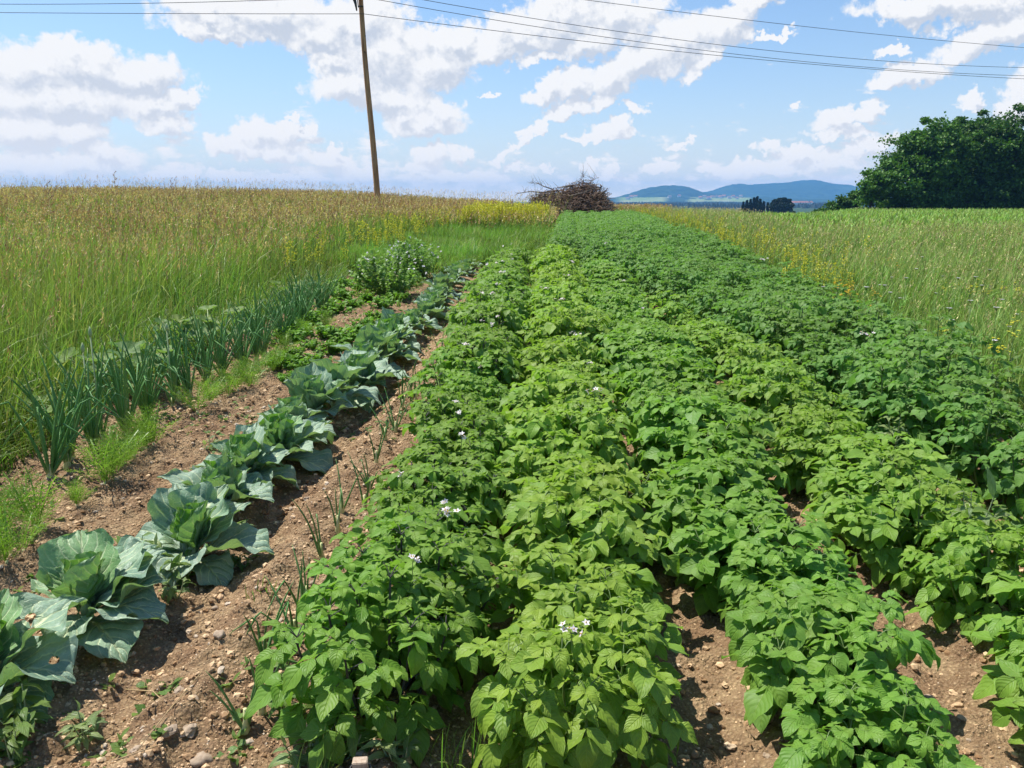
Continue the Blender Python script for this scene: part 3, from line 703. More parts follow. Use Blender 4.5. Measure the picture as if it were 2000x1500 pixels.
while y < 16.5:
    CAB.append((float(cabx(y))+rs.normal()*.04, y, f'{"light" if k_ % 3 == 0 else "blue"} green cabbage, {nth(k_)} of the cabbage row counted from the camera', None, float(np.interp(y, [3, 5, 9, 16], [1.12, 1.3, 1.2, 1.0]))*rs.uniform(.84, 1.12)))
    y += float(np.interp(y, [3, 9, 16], [.37, .50, .62]))*rs.uniform(.92, 1.08); k_ += 1
for i, (x, y, lb, sp, sz_) in enumerate(CAB):
    cabbage('cabbage', x, y, 40+i, sz_, lb, sp, nout=12, nheart=7 if i > 2 else 3, young=[.2, .2, .25, .5, .15, .4, .1, .3][i % 8])

# ------------------------------------------------------------------ onions
def onion(name, x, y, seed, h, n, label, group, bud=False, thin=1., lean=0, parent=None):
    q = np.random.default_rng(seed); root = link(name, None, None, (x, y, gz(x, y)-.01)); root.empty_display_size = .1; tag(root, label, 'onion', group)
    mb = MB(); K = 12
    for i in range(n):
        a = q.uniform(0, 6.28); L = h*q.uniform(.7, 1.12); e = q.normal(1.33, .17); K = 12; kink = q.random() < .38; kt = q.uniform(.45, .75)
        pts = [np.array([cos(a)*.006, sin(a)*.006, .02])]
        for k_ in range(K):
            t = k_/K
            ee = e-.35*t**2-(1.9*sm(t, kt, kt+.12) if kink else 0)*q.uniform(.9, 1)
            pts.append(pts[-1]+L/K*np.array([cos(a)*cos(ee)+lean*t*.3, sin(a)*cos(ee), sin(ee)]))
        rad = np.array([.006]+[.0075*(1-.9*(k_/K)**2.2)*(1+.15*sin(k_)) for k_ in range(K)])*thin
        if kink: rad[int(kt*K)+1] *= .75
        pts = np.array(pts); pts[:, 2] = np.maximum(pts[:, 2], .015)
        tube(mb, pts, rad, 6, q.random())
    mb.obj('leaves', M['onion'], root)
    b_ = MB(); tube(b_, [(0, 0, -.03), (0, 0, -.01), (0, 0, .015), (.003, 0, .05), (.004, 0, .09)], np.array([.008, .022, .024, .013, .010])*thin, 8, .5); b_.obj('bulb', M['bulb'], root)
    if bud:
        f_ = MB(); tube(f_, [(0, 0, .05), (.01, 0, h*.6), (.015, 0, h*1.08)], .004, 6); tube(f_, [(.015, 0, h*1.08), (.016, 0, h*1.11), (.017, 0, h*1.14), (.018, 0, h*1.18)], [.005, .012, .010, .002], 8); f_.obj('flower_stalk', M['pstem'], root)
    return root
k_ = 0; y = 3.85
while y < 10.9:
    x = np.interp(y, [3.5, 4.2, 7.5, 11], [-2.86, -2.92, -3.1, -3.5])+rs.normal()*.07
    if not (5.9 < y < 6.1):
        onion('onion_plant', x, y, 300+k_, rs.uniform(.52, .70), int(rs.integers(10, 15)), f'upright onion plant with tubular leaves, {nth(k_)} from the near end of its row', 'onions in the left row', bud=(k_ in (3, 4, 9)), thin=.98)
        k_ += 1
    y += .135+rs.random()*.075
SO = [(480,1430),(512,1395),(518,1290),(575,1250),(592,1205),(600,1180),(628,1095),(660,1040),(668,1000),(712,995),(722,960),(735,905),(752,860),(772,842),(786,800),(800,765),(812,780),(852,730),(862,700),(880,670),(895,640)]
def on_ground(u, v):
    d = ray(u, v); t = HC/-d[2]
    for _ in range(6): x, y = d[0]*t, d[1]*t; t = (HC-gz(x, y))/-d[2]
    return float(d[0]*t), float(d[1]*t)
SO.sort(key=lambda p_: -p_[1])
for i, (u, v) in enumerate(SO):
    x, y = on_ground(u, v)
    onion('young_onion', x, y, 500+i, rs.uniform(.20, .34), int(rs.integers(3, 6)), f'thin young onion on the bare strip beside the potatoes, {nth(i)} from the camera', 'young onions on the bare strip', thin=.58, lean=rs.normal()*.5)

# ------------------------------------------------------------------ carrots, herbs, weeds, squash, peas
def frond_tpl(seed):
    q = np.random.default_rng(seed); V = []; T = []; A = []
    K = 10
    for i in range(K):
        t = (i+1)/K; p = np.array([0, t, .25*t-.35*t*t]); ln = .34*(1-t)**.7*(.4+t)+.05
        for s_ in (-1, 1):
            for j in range(5):
                u = (j+1)/5; c_ = p+np.array([s_*ln*u, ln*u*.55, .02*q.normal()-.05*u]); w_ = ln*.16*(1.2-u*.6)
                for k_ in (-1, 1):
                    d = np.array([s_*.25+k_*-s_*.6, .8, q.normal()*.5]); d /= np.linalg.norm(d)
                    sd_ = np.array([d[1], -d[0], .2*q.normal()])
                    b = len(V); V += [c_, c_+d*w_+sd_*w_*.28, c_+d*w_*1.9, c_+d*w_-sd_*w_*.28]; A += [(0, t, 0)]*4; T.append((b, b+1, b+2, b+3))
        b = len(V)
    for i in range(6):
        t0, t1 = i/6, (i+1)/6; b = len(V)
        for t in (t0, t1):
            z = .25*t-.35*t*t; V += [np.array([-.012, t, z]), np.array([.012, t, z])]; A += [(0, t, 0)]*2
        T.append((b, b+1, b+3, b+2))
    return np.array(V), np.array(T), np.zeros((0, 3), int), np.array(A)
FR = [frond_tpl(i) for i in range(3)]
def carrot_mesh(seed, h=.23, n=14):
    q = np.random.default_rng(seed); mb = MB(); a = q.uniform(0, 6.28, n); e = q.uniform(.7, 1.4, n)
    d = np.stack([np.cos(a)*np.cos(e), np.sin(a)*np.cos(e), np.sin(e)], -1)
    Rm = frames(d, np.tile([0, 0, 1.], (n, 1))+.2*q.normal(size=(n, 3))); s_ = h*q.uniform(.7, 1.1, n)
    for j in range(3):
        k_ = np.arange(n) % 3 == j; mb.inst(FR[j], d[k_]*.03*np.ones((k_.sum(), 1)), Rm[k_], q.random(k_.sum())*.7, s_[k_])
    return mb.mesh('fronds', M['carrot'])
CM = [carrot_mesh(i) for i in range(5)]
CP = [(15,1105),(45,1070),(75,1045),(8,1050),(150,990),(205,945),(225,925),(245,905),(262,890),(285,875),(300,868),(385,800),(412,785),(445,775),(465,765),(488,750),(500,735),(530,730),(560,690),(590,660),(640,640)]
CP.sort(key=lambda p_: -p_[1])
for i, (u, v) in enumerate(CP):
    x, y = on_ground(u, v); h = 1.0 if i != 4 else .6
    r_ = link('carrot_plant', None, None, (x, y, gz(x, y)-.01), rs.uniform(0, 6), h*rs.uniform(.8, 1.15)); r_.empty_display_size = .1
    tag(r_, f'feathery bright green carrot plant on the left bed, {nth(i)} from the near end', 'carrot plant', 'carrots on the left bed')
    link('fronds', CM[i % 5], r_)
    cr = MB(); tube(cr, [(0, 0, -.03), (0, 0, .0), (0, 0, .02)], [.008, .011, .006], 6, 0); cr.obj('root_top', M['anther'] if False else M['bulb'], r_)
def bushy(name, seed, Rr, H, n, s0, tpls, mat, smat, flat=False, stems=14):
    """low leafy plant: stems with leaves around"""
    q = np.random.default_rng(seed); st = MB(); P = dict(pos=[], dir=[], nrm=[], size=[], rnd=[])
    for i in range(stems):
        a = q.uniform(0, 6.28); rr = Rr*math.sqrt(q.random()); h = H*q.uniform(.6, 1.05)*(1-.35*(rr/Rr)**2)
        top = np.array([cos(a)*rr, sin(a)*rr, h]); b0 = top*.15; b0[2] = 0
        mid_ = top*np.array([.8, .8, .45]); t = np.linspace(0, 1, 5)[:, None]; cv = b0*(1-t)**2+2*t*(1-t)*mid_+t*t*top
        tube(st, cv, np.linspace(.004, .0015, 5), 4, q.random(), cap=False)
        for j in range(n):
            tt = .2+.8*(j+.7)/n; p = b0*(1-tt)**2+2*tt*(1-tt)*mid_+tt*tt*top; b_ = q.uniform(0, 6.28); e = q.normal(.25, .35)
            P['pos'].append(p); P['dir'].append([cos(b_)*cos(e), sin(b_)*cos(e), sin(e)]); P['nrm'].append(np.array([0, 0, 1])+.3*q.normal(size=3)); P['size'].append(s0*q.uniform(.6, 1.15)); P['rnd'].append(q.random()*.8)
    lf = MB(); put_leaflets(lf, tpls, P['pos'], P['dir'], P['nrm'], P['size'], P['rnd'])
    return st.mesh('stems', smat), lf.mesh('foliage', mat)
HM = [bushy('h', 60+i, .17, .15, 12, .045, ROUND, M['herb'], M['stem'], stems=26) for i in range(3)]
HP = [(565,745),(590,725),(620,715),(650,690),(675,672),(700,655),(718,640),(735,625),(610,680),(575,700),(545,715),(640,655),(560,670),(690,600),(720,590),(760,575),(790,560),(820,540),(700,570),(730,560),(640,600),(665,585),(745,605),(770,590),(600,635),(620,620),(655,615),(850,520),(835,530),(805,548),(780,565),(755,560),(700,550),(675,560),(650,570),(715,535),(580,655),(870,505)]
HP.sort(key=lambda p_: -p_[1])
for i, (u, v) in enumerate(HP):
    x, y = on_ground(u, v); r_ = link('herb_plant', None, None, (x, y, gz(x, y)-.01), rs.uniform(0, 6), rs.uniform(.8, 1.25)*(1.15 if y > 8 else .85)); r_.empty_display_size = .1
    tag(r_, f'low leafy green plant between onions and cabbages, {nth(i)} from the camera', 'herb', 'leafy plants between onions and cabbages')
    a_, b_ = HM[i % 3]; link('stems', a_, r_); link('foliage', b_, r_)
WM = [bushy('w', 70+i, .07, .13, 6, .075, SLIM, M['weed2'] if i % 2 else M['weed'], M['pstem'], stems=5) for i in range(4)]
WP = [(300,1120),(330,1075),(345,1170),(390,940),(20,1480),(60,1450),(175,1440),(560,1400),(600,1480),(560,1340),(470,1110),(30,1380),(655,1490),(780,1490),(235,1180),(410,870),(650,1290),(350,1130),(265,1095),(470,1060)]
WP.sort(key=lambda p_: -p_[1])
for i, (u, v) in enumerate(WP):
    x, y = on_ground(u, v); r_ = link('weed', None, None, (x, y, gz(x, y)-.01), rs.uniform(0, 6), rs.uniform(.7, 1.3)); r_.empty_display_size = .1
    tag(r_, f'narrow leaved pale green weed by the cabbages, {nth(i)} from the camera', 'weed', 'weeds among the cabbages')
    a_, b_ = WM[i % 4]; link('stems', a_, r_); link('foliage', b_, r_)
for i, (u, v) in enumerate([(1885, 1110), (1740, 900)]):
    x, y = on_ground(u, v+40); r_ = link('tall_weed', None, None, (x, y, gz(x, y)+.22), i, 1); a_, b_ = WM[1]
    r_.scale = (1.0, 1.0, 1.5); tag(r_, f'tall pale narrow leaved weed growing up between the potato plants, {nth(i)} from the camera', 'weed', 'tall weeds among the potatoes')
    link('stems', a_, r_); link('foliage', b_, r_)
# tiny seedlings everywhere on the beds
mb = MB(); N = 5200; yy = 1.5+rs.random(N)**.9*15; xx = rs.uniform(-4.1, -.7, N); q = ((fbm(xx*1.6, yy*1.6, 3, 21) > .45) | ((yy > 6.5) & (xx < -1.9))) & (soilmask(xx, yy) > .5); xx = xx[q]; yy = yy[q]; N = len(xx); zz = ground(xx, yy)
for j in range(6):
    a = rs.uniform(0, 6.28, N); e = rs.uniform(.1, .9, N); d = np.stack([np.cos(a)*np.cos(e), np.sin(a)*np.cos(e), np.sin(e)], -1)
    mb.inst([SLIM[0], ROUND[0]][j % 2], np.stack([xx, yy, zz], -1)+rs.normal(size=(N, 3))*[.012, .012, .002], frames(d, np.tile([0, 0, 1.], (N, 1))), rs.random(N), rs.uniform(.012, .042, N))
tag(mb.obj('seedling_weeds', M['weed']), 'tiny green weed seedlings sprinkled over the bare soil', 'weeds', kind='stuff')
# squash
def lobed(seed):
    q = np.random.default_rng(seed); n = 25; th = np.linspace(-2.75, 2.75, n); r_ = (.5+.07*np.cos(th*5)+.02*np.cos(th*11))*(1+.03*q.normal(size=n))
    V = [np.array([0, .0, 0])]; A = [(0, 0, 0)]; T = []
    for k_, f_ in enumerate((.5, 1.0)):
        for i in range(n):
            rr = r_[i]*f_; z = .16*f_*f_+.035*f_*math.cos(th[i]*5+pi); V.append(np.array([math.sin(th[i])*rr, .42*f_*0+math.cos(th[i])*rr, z])); A.append((math.sin(th[i]*5)*f_, f_*.6, 0))
    Q = [[1+i, 2+i, 2+i+n, 1+i+n] for i in range(n-1)]; T = [[0, 2+i, 1+i] for i in range(n-1)]
    return np.array(V), np.array(Q), np.array(T), np.array(A)
LB = [lobed(i) for i in range(3)]
def squash(x, y, seed, n, label, sc_=1.):
    q = np.random.default_rng(seed); root = link('squash_plant', None, None, (x, y, gz(x, y))); tag(root, label, 'squash plant', 'squash plants at the edge of the meadow'); root.empty_display_size = .1
    st = MB(); lf = MB()
    for i in range(n):
        a = q.uniform(0, 6.28); rr = .40*math.sqrt(q.random())*sc_; h = q.uniform(.12, .36)*sc_; t = np.array([cos(a)*rr, sin(a)*rr, h])
        tube(st, [(0, 0, 0), t*[.55, .55, .6], t], [.007, .005, .004], 5, .5)
        b_ = a+q.normal()*.7; d = np.array([[cos(b_), sin(b_), q.normal()*.25]])
        lf.inst(LB[i % 3], t[None], frames(d, np.array([[0, -.25, 1]])+.2*q.normal(size=(1, 3))), [q.random()], [q.uniform(.12, .20)*sc_])
    st.obj('stems', M['pstem'], root); lf.obj('leaves', M['squash'], root)
squash(-3.62, 7.6, 1, 20, 'pale leaved squash plant between the tall grass and the middle onions', 1.15); squash(-3.45, 5.75, 2, 18, 'pale leaved squash plant behind the nearer onions', 1.15)
squash(-3.40, 4.75, 3, 6, 'small squash plant low in the grass at far left behind the first onions', .8); squash(-3.9, 11.2, 4, 9, 'small squash plant beyond the last onion by the grass', .9)
# pea bushes
def peabush(x, y, seed, Rr, H, label):
    a_, b_ = bushy('p', seed, Rr, H, 26, .062, ROUND, M['pea'], M['stem'], stems=70)
    root = link('pea_bush', None, None, (x, y, gz(x, y))); tag(root, label, 'pea bush', 'pea bushes behind the cabbages'); root.empty_display_size = .1
    link('stems', a_, root); link('foliage', b_, root)
    q = np.random.default_rng(seed); mb = MB()
    for i in range(40):
        a = q.uniform(0, 6.28); rr = Rr*math.sqrt(q.random()); p = np.array([cos(a)*rr, sin(a)*rr, H*(1-.3*(rr/Rr)**2)*q.uniform(.6, 1.02)])
        d = q.normal(size=(3, 3)); mb.inst(ROUND[0], np.tile(p, (3, 1)), frames(d, q.normal(size=(3, 3))), q.random(3), np.full(3, .028))
    mb.obj('blossoms', M['white'], root)
peabush(-2.72, 11.9, 5, .62, .72, 'bushy pea plants with small white flowers at the left of the cabbage row'); peabush(-2.75, 14.2, 6, .55, .80, 'farther pea plants with white blossoms nearer the meadow strip')

# ------------------------------------------------------------------ stones, straws, stake
for i, (u, v, s_) in enumerate(sorted([(395,1478,.030),(430,1245,.022),(330,1425,.022),(365,1400,.026),(375,1368,.024),(557,1370,.014),(420,1190,.012),(600,975,.020),(480,1090,.014),(130,1300,.032),(655,1255,.012),(270,1465,.020),(350,1350,.018),(500,1345,.010),(610,1150,.014),(1500,1460,.012),(1880,1400,.014),(1815,1365,.018),(1895,1445,.012),(1020,1150,.018),(275,1390,.014)], key=lambda p_: -p_[1])):
    x, y = on_ground(u, v); V, Q, T, A = rock(200+i, 2); V = V*(1+.10*np.sign(np.sin(V@np.array([3.1, 4.3, 2.7])+i)))[:, None]; mb = MB(); mb.add(V*s_, None, A, T); o = mb.obj('stone', M['stone'], smooth=(i % 3 == 0)); o.location = (x, y, gz(x, y)+s_*.02); o.rotation_euler = (0, 0, i)
    tag(o, ['flat pale tan stone' if s_ > .021 else 'small tan pebble', ][0]+f' lying on the bare soil, {nth(i)} loose stone from the bottom edge' , 'stone', 'stones on the soil')
mb = MB()
for i in range(260):
    y = 1.4+rs.random()*7; x = rs.uniform(-3, 2.2); a = rs.uniform(0, pi); L = rs.uniform(.02, .11); p = np.array([x, y, gz(x, y)+.008]); d = np.array([cos(a), sin(a), rs.normal()*.1])*L; s_ = np.array([-d[1], d[0], 0])*rs.normal()*.15
    tube(mb, [p, p+d*.5+s_, p+d], .0012, 3, cap=False)
for i in range(500):
    y = 1.4+rs.random()*6; x = float(rs.uniform(-2.6, -.9)); a = rs.uniform(0, pi); L = rs.uniform(.015, .05); p = np.array([x, y, gz(x, y)+.006]); d = np.array([cos(a), sin(a), rs.normal()*.2])*L
    tube(mb, [p, p+d], .0009, 3, cap=False)
tag(mb.obj('straw_litter', M['straw']), 'short bits of dry straw littered on the soil', 'straw', kind='stuff')
for i, pts in enumerate([[(245,1345),(300,1360),(355,1392)],[(270,1478),(330,1400),(395,1325)],[(225,1498),(270,1482),(310,1470)]]):
    mb = MB(); P3 = []
    for u, v in pts: x, y = on_ground(u, v); P3.append((x, y, gz(x, y)+.02))
    tube(mb, P3, .0018, 4); tag(mb.obj('dry_stalk', M['straw']), ['long straw coloured dry stalk below the chewed cabbage', 'long thin grey straw lying diagonally across the bare soil', 'short dry stalk at the bottom left edge of the soil'][i], 'stalk', 'dry stalks on the soil')
# wooden stake with a string
m, nt, out = newmat('raw_wood'); geo = nt.nodes.new('ShaderNodeNewGeometry'); tcn = nt.nodes.new('ShaderNodeTexCoord'); ob = S(nt, tcn.outputs['Object']); ox, oy, oz = sep(nt, ob)
gr = noise(nt, comb(nt, ox*220, oy*220, oz*6), 1, 4); c = mix(nt, gr.sstep(.3, .7), (.42, .33, .24), (.30, .21, .14))
p = nt.nodes.new('ShaderNodeBsdfPrincipled'); setin(nt, p.inputs['Base Color'], c); p.inputs['Roughness'].default_value = .8; nt.links.new(p.outputs[0], out.inputs[0]); M['wood'] = m
d = ray(703, 1484); hs = .42; t = (HC-hs)/-d[2]; px, py = d[0]*t, d[1]*t
root = link('wooden_stake', None, None, (px, py, 0), R(8)); tag(root, 'square pale wooden stake with a dark string at the bottom edge of the picture', 'stake')
import bmesh
def boxmesh(name, sx, sy, sz, mat, bev=.003, z0=0):
    bm = bmesh.new(); bmesh.ops.create_cube(bm, size=1)
    for v_ in bm.verts: v_.co.x *= sx; v_.co.y *= sy; v_.co.z = (v_.co.z+.5)*sz+z0
    if bev: bmesh.ops.bevel(bm, geom=bm.edges[:], offset=bev, segments=2, affect='EDGES')
    me = bpy.data.meshes.new(name); bm.to_mesh(me); bm.free(); me.materials.append(mat); return me
link('post', boxmesh('post', .031, .022, hs+.1, M['wood'], .0015, -.1), root)
mb = MB()
ring = [(cos(a)*.021, sin(a)*.016, hs-.018) for a in np.linspace(0, 2*pi, 13)]
tube(mb, ring, .0015, 5, cap=False); tube(mb, [(-.02, 0, hs-.018), (-.035, .01, hs-.05), (-.07, .0, hs-.15), (-.13, .02, .05)], .0015, 5); mb.obj('string', M['metal'], root)

# ------------------------------------------------------------------ grass
def blades(mb, x, y, h, wd, rnd, lean=.35, seg=3, z=None, mi=0, wind=(.10, .03), v0=0., v1=1., curl=.5):
    N = len(x); a = rs.uniform(0, 2*pi, N); dirx = np.cos(a); diry = np.sin(a)
    ln = np.abs(rs.normal(0, lean, N)); z = base(x, y) if z is None else z
    face = rs.uniform(0, 2*pi, N); fx = np.cos(face)*wd; fy = np.sin(face)*wd
    ts = np.linspace(0, 1, seg+1); V = np.zeros((N, seg*2+1, 3)); A = np.zeros((N, seg*2+1, 3)); A[:, :, 2] = rnd[:, None]
    for i, t in enumerate(ts):
        off = ln*(t**1.8)*h; cx_ = x+dirx*off+wind[0]*h*t*t; cy_ = y+diry*off+wind[1]*h*t*t
        cz = z+h*(t-curl*np.minimum(ln, 1)*t**3*.6)
        if i < seg:
            ww = (1-.5*t)
            V[:, 2*i, 0] = cx_-fx*ww; V[:, 2*i, 1] = cy_-fy*ww; V[:, 2*i, 2] = cz
            V[:, 2*i+1, 0] = cx_+fx*ww; V[:, 2*i+1, 1] = cy_+fy*ww; V[:, 2*i+1, 2] = cz
            A[:, 2*i:2*i+2, 1] = v0+(v1-v0)*t
        else:
            V[:, 2*i, 0] = cx_; V[:, 2*i, 1] = cy_; V[:, 2*i, 2] = cz; A[:, 2*i, 1] = v1
    Q = np.array([[2*i, 2*i+1, 2*i+3, 2*i+2] for i in range(seg-1)]).reshape(-1, 4); T = np.array([[2*seg-2, 2*seg-1, 2*seg]])
    off = (np.arange(N)*(seg*2+1))[:, None, None]
    mb.add(V.reshape(-1, 3), (Q[None]+off).reshape(-1, 4), A.reshape(-1, 3), (T[None]+off).reshape(-1, 3), mi)
    return V[:, -1]                                        # tips
def heads(mb, tips, L, wd, rnd, mi=1, n=5):
    """loose panicles of small spikelets around the blade tips"""
    N = len(tips)
    for k_ in range(n):
        t = k_/n; o = rs.normal(size=(N, 3))*wd[:, None]*(1.1-t)*np.array([1, 1, .35]); p = tips.copy(); p[:, 2] -= (1-t)*L*.9; p[:, :2] += 0
        q0 = p+o; q0[:, 0] -= (1-t)*L*.12; d = rs.normal(size=(N, 3))*.4+np.array([.25, 0, 1.]); d /= np.linalg.norm(d, axis=1, keepdims=True)
        ll = (L*.30)[:, None]; s_ = np.cross(d, rs.normal(size=(N, 3))); s_ /= np.linalg.norm(s_, axis=1, keepdims=True); s_ = s_*(wd*.38)[:, None]
        V = np.stack([q0-d*ll*.5, q0+s_, q0+d*ll*.6, q0-s_], 1); A = np.zeros((N, 4, 3)); A[:, :, 1] = rs.random(N)[:, None]; A[:, :, 2] = rnd[:, None]
        mb.add(V.reshape(-1, 3), (np.array([[0, 1, 2, 3]])[None]+(np.arange(N)*4)[:, None, None]).reshape(-1, 4), A.reshape(-1, 3), None, mi)
def sample(N, y0, y1, fx0, fx1, p=1.3):
    """points with density falling off with distance; fx gives x limits for y"""
    # pdf(y) ~ width(y) * y^-p
    yy = np.linspace(y0, y1, 400); wdt = np.maximum(fx1(yy)-fx0(yy), 0); pdf = wdt*np.maximum(yy, 2.5)**-p; c_ = np.cumsum(pdf); c_ /= c_[-1]
    y = np.interp(rs.random(N), c_, yy)+rs.uniform(-.5, .5, N)*(y1-y0)/400; x0 = fx0(y); x1 = fx1(y); x = x0+(x1-x0)*rs.random(N)
    return x, y
def wsc(y): return np.maximum(1, (np.maximum(y, 3)/6.5))**.72
# left tall meadow
mb = MB()
lx0 = lambda y: -(.85*y+3.0); lx1 = lambda y: gl(y)+.15
x, y = sample(130000, 2.0, 75, lx0, lx1, 1.25)
x[y > 34] = x[y > 34]  # beyond the plot the meadow closes in behind it
h = rs.uniform(.45, .95, len(x))*(.9+.35*vn(x*.5, y*.5, 3)); edge = gl(y)-x; h *= .45+.55*sm(edge, -.1, 1.1)
tips = blades(mb, x, y, h, .0038*wsc(y)*rs.uniform(.6, 1.5, len(x)), rs.random(len(x)), .42, 4)
x, y = sample(45000, 2.0, 75, lx0, lx1, 1.05); e = gl(y)-x; kp = rs.random(len(x)) < .15+.85*sm(e, .1, 1.2); x, y = x[kp], y[kp]
h = rs.uniform(.8, 1.12, len(x))*(.92+.2*vn(x*.4, y*.4, 5)); r_ = rs.random(len(x))
tips = blades(mb, x, y, h, .0014*wsc(y), r_, .14, 3, curl=.3, v0=.2)
k_ = rs.random(len(x)) < .10+.85*sm(y, 6, 18)
heads(mb, tips[k_], .13*np.ones(k_.sum())*wsc(y[k_])**.3, .012*wsc(y[k_]), r_[k_], 1, 7)
x, y = sample(700, 4, 16, lambda y: lx0(y), lambda y: gl(y)-.3, .8); h = rs.uniform(.75, 1.05, len(x)); r_ = rs.random(len(x)); tips = blades(mb, x, y, h, np.full(len(x), .0016), r_, .5, 5, curl=.9, v0=.6)
heads(mb, tips, np.full(len(x), .14), np.full(len(x), .010), r_, 1, 9)
x, y = sample(9000, 2.6, 16, lambda y: gl(y)-1.3, lambda y: gl(y)+.1, .6); blades(mb, x, y, rs.uniform(.2, .55, len(x)), rs.uniform(.004, .009, len(x)), rs.random(len(x))*.7, .8, 5, curl=.9, v1=.6)
x, y = sample(4200, 6, 60, lx0, lambda y: np.where(y < 26, gl(y)-.8, 0.)+0*y, .4); h = rs.uniform(1.1, 1.6, len(x)); r_ = rs.random(len(x)); tips = blades(mb, x, y, h, .0011*wsc(y), r_, .16, 3, curl=.3, v0=.4)
heads(mb, tips, .12*np.ones(len(x)), .006*wsc(y), r_, 1, 5)
# grass closing the far side behind the short strip and over the crest
x, y = sample(26000, 27, 62, lambda y: gl(np.minimum(y, 28))*0-6.0, lambda y: np.where(y < 44, -.5, 6.)+0*y, .9)
h = rs.uniform(.5, .95, len(x)); r_ = rs.random(len(x)); tips = blades(mb, x, y, h, .003*wsc(y), r_, .2, 3); k_ = rs.random(len(x)) < .5
heads(mb, tips[k_], .15*np.ones(k_.sum())*1.4, .02*wsc(y[k_]), r_[k_], 1, 4)
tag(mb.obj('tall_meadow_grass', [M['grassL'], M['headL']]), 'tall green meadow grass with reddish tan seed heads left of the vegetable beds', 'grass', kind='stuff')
# a few tall individual stems on the skyline
for i, (u, v, Y_) in enumerate([(218, 338, 9), (338, 348, 11), (330, 350, 11.5), (88, 358, 8), (380, 362, 12)]):
    tp = at(u, v, Y_); b0 = float(base(tp[0], tp[1])); mb = MB(); tube(mb, [(0, 0, 0), (.0, 0, (tp[2]-b0)*.6), (.03, 0, tp[2]-b0)], .0022, 4)
    for k_ in range(9):
        z = (tp[2]-b0)*(1-.022*k_); tube(mb, [(.03-.002*k_, 0, z), (.03+.02*(-1)**k_, .01, z+.02), (.03+.01*(-1)**k_, 0, z+.035)], [.002, .005, .001], 4, mi=1)
    o = mb.obj('grass_stem', [M['straw'], M['headL']]); o.location = (tp[0], tp[1], b0)
    tag(o, ['tallest lone grass stem against the sky at far left', 'lone dark grass stem against the sky right of the tallest', 'slightly shorter grass stem paired with its neighbour on the skyline', 'leaning grass stem on the skyline near the left edge', 'short lone grass stem on the skyline left of the pole'][i], 'grass stem')
# short green strip behind the cabbages
mb = MB(); x, y = sample(90000, 15.2, 31, lambda y: gl(y)-.3, lambda y: np.where(y < 16.8, -1.9, xb(y)-.1)+0*y, .6); h = rs.uniform(.12, .38, len(x))*(.6+.9*vn(x*.9, y*.9, 11))
blades(mb, x, y, h, .0042*wsc(y), rs.random(len(x)), .45, 3)
x, y = sample(9000, 2.0, 16, lambda y: gl(y)-.2, lambda y: gl(y)+.28, .3); blades(mb, x, y, rs.uniform(.08, .35, len(x)), .0035*wsc(y), rs.random(len(x)), .7, 3)
for (u, v, n_, rr, hh) in [(905, 1490, 16, .03, .20), (985, 1490, 22, .04, .18), (640, 1480, 20, .04, .18), (520, 1120, 14, .03, .08), (870, 1480, 12, .04, .18)]:
    cx_, cy2 = on_ground(u, v+40); x = cx_+rs.normal(size=n_)*rr; y = cy2+rs.normal(size=n_)*rr; blades(mb, x, y, rs.uniform(.5, 1.1, n_)*hh, np.full(n_, .0022), rs.random(n_), .6, 4, z=ground(x, y))
for k_ in range(150):
    y0 = rs.uniform(16.5, 30); x0 = rs.uniform(float(gl(y0)), float(min(xb(y0)-.3, -.3))); n_ = 60; x = x0+rs.normal(size=n_)*.16; y = y0+rs.normal(size=n_)*.16
    blades(mb, x, y, rs.uniform(.2, .62, n_), np.full(n_, .008), np.full(n_, rs.random()), .5, 3)
x = rs.uniform(-4.3, -2.0, 9000); y = rs.uniform(9.5, 16.2, 9000); kp = (x > gl(y)) & (x < cabx(y)-.45) & (fbm(x*1.3, y*1.3, 3, 71) > .42+.25*(1-sm(y, 9.5, 14))); x, y = x[kp], y[kp]
blades(mb, x, y, rs.uniform(.06, .26, len(x)), .006*np.ones(len(x)), rs.random(len(x)), .6, 3, z=ground(x, y, False))
tag(mb.obj('short_grass', M['grassS']), 'short fresh green grass filling the strip behind the beds and their edges', 'grass', kind='stuff')
# right meadow
mb = MB(); rx0 = lambda y: xr(y)+.12; rx1 = lambda y: np.maximum(.78*y+1.5, xr(y)+.3)
x, y = sample(120000, 3.2, 62, rx0, rx1, 1.25); kp = ~((x > 6.5+.14*(y-20)+.0) & (y > 26)); x, y = x[kp], y[kp]
e = x-xr(y); h = rs.uniform(.32, .74, len(x))*(.75+.55*vn(x*.6, y*.6, 13))*(.7+.3*sm(e, 0, 1))
blades(mb, x, y, h, .0036*wsc(y)*rs.uniform(.6, 1.5, len(x)), rs.random(len(x)), .5, 3)
x, y = sample(17000, 3.5, 62, rx0, rx1, 1.05); kp = ~((x > 6.5+.14*(y-20)) & (y > 26)) & (rs.random(len(x)) < .25+.75*sm(x-xr(y), .2, 1.5)); x, y = x[kp], y[kp]; r_ = rs.random(len(x)); h = rs.uniform(.5, .85, len(x))
tips = blades(mb, x, y, h, .0013*wsc(y), r_, .30, 3, v0=.2); heads(mb, tips, .09*np.ones(len(x))*wsc(y)**.3, .010*wsc(y), r_, 1, 4)
tag(mb.obj('right_meadow_grass', [M['grassR'], M['headR']]), 'mixed green and straw coloured meadow grass right of the potato plot', 'grass', kind='stuff')
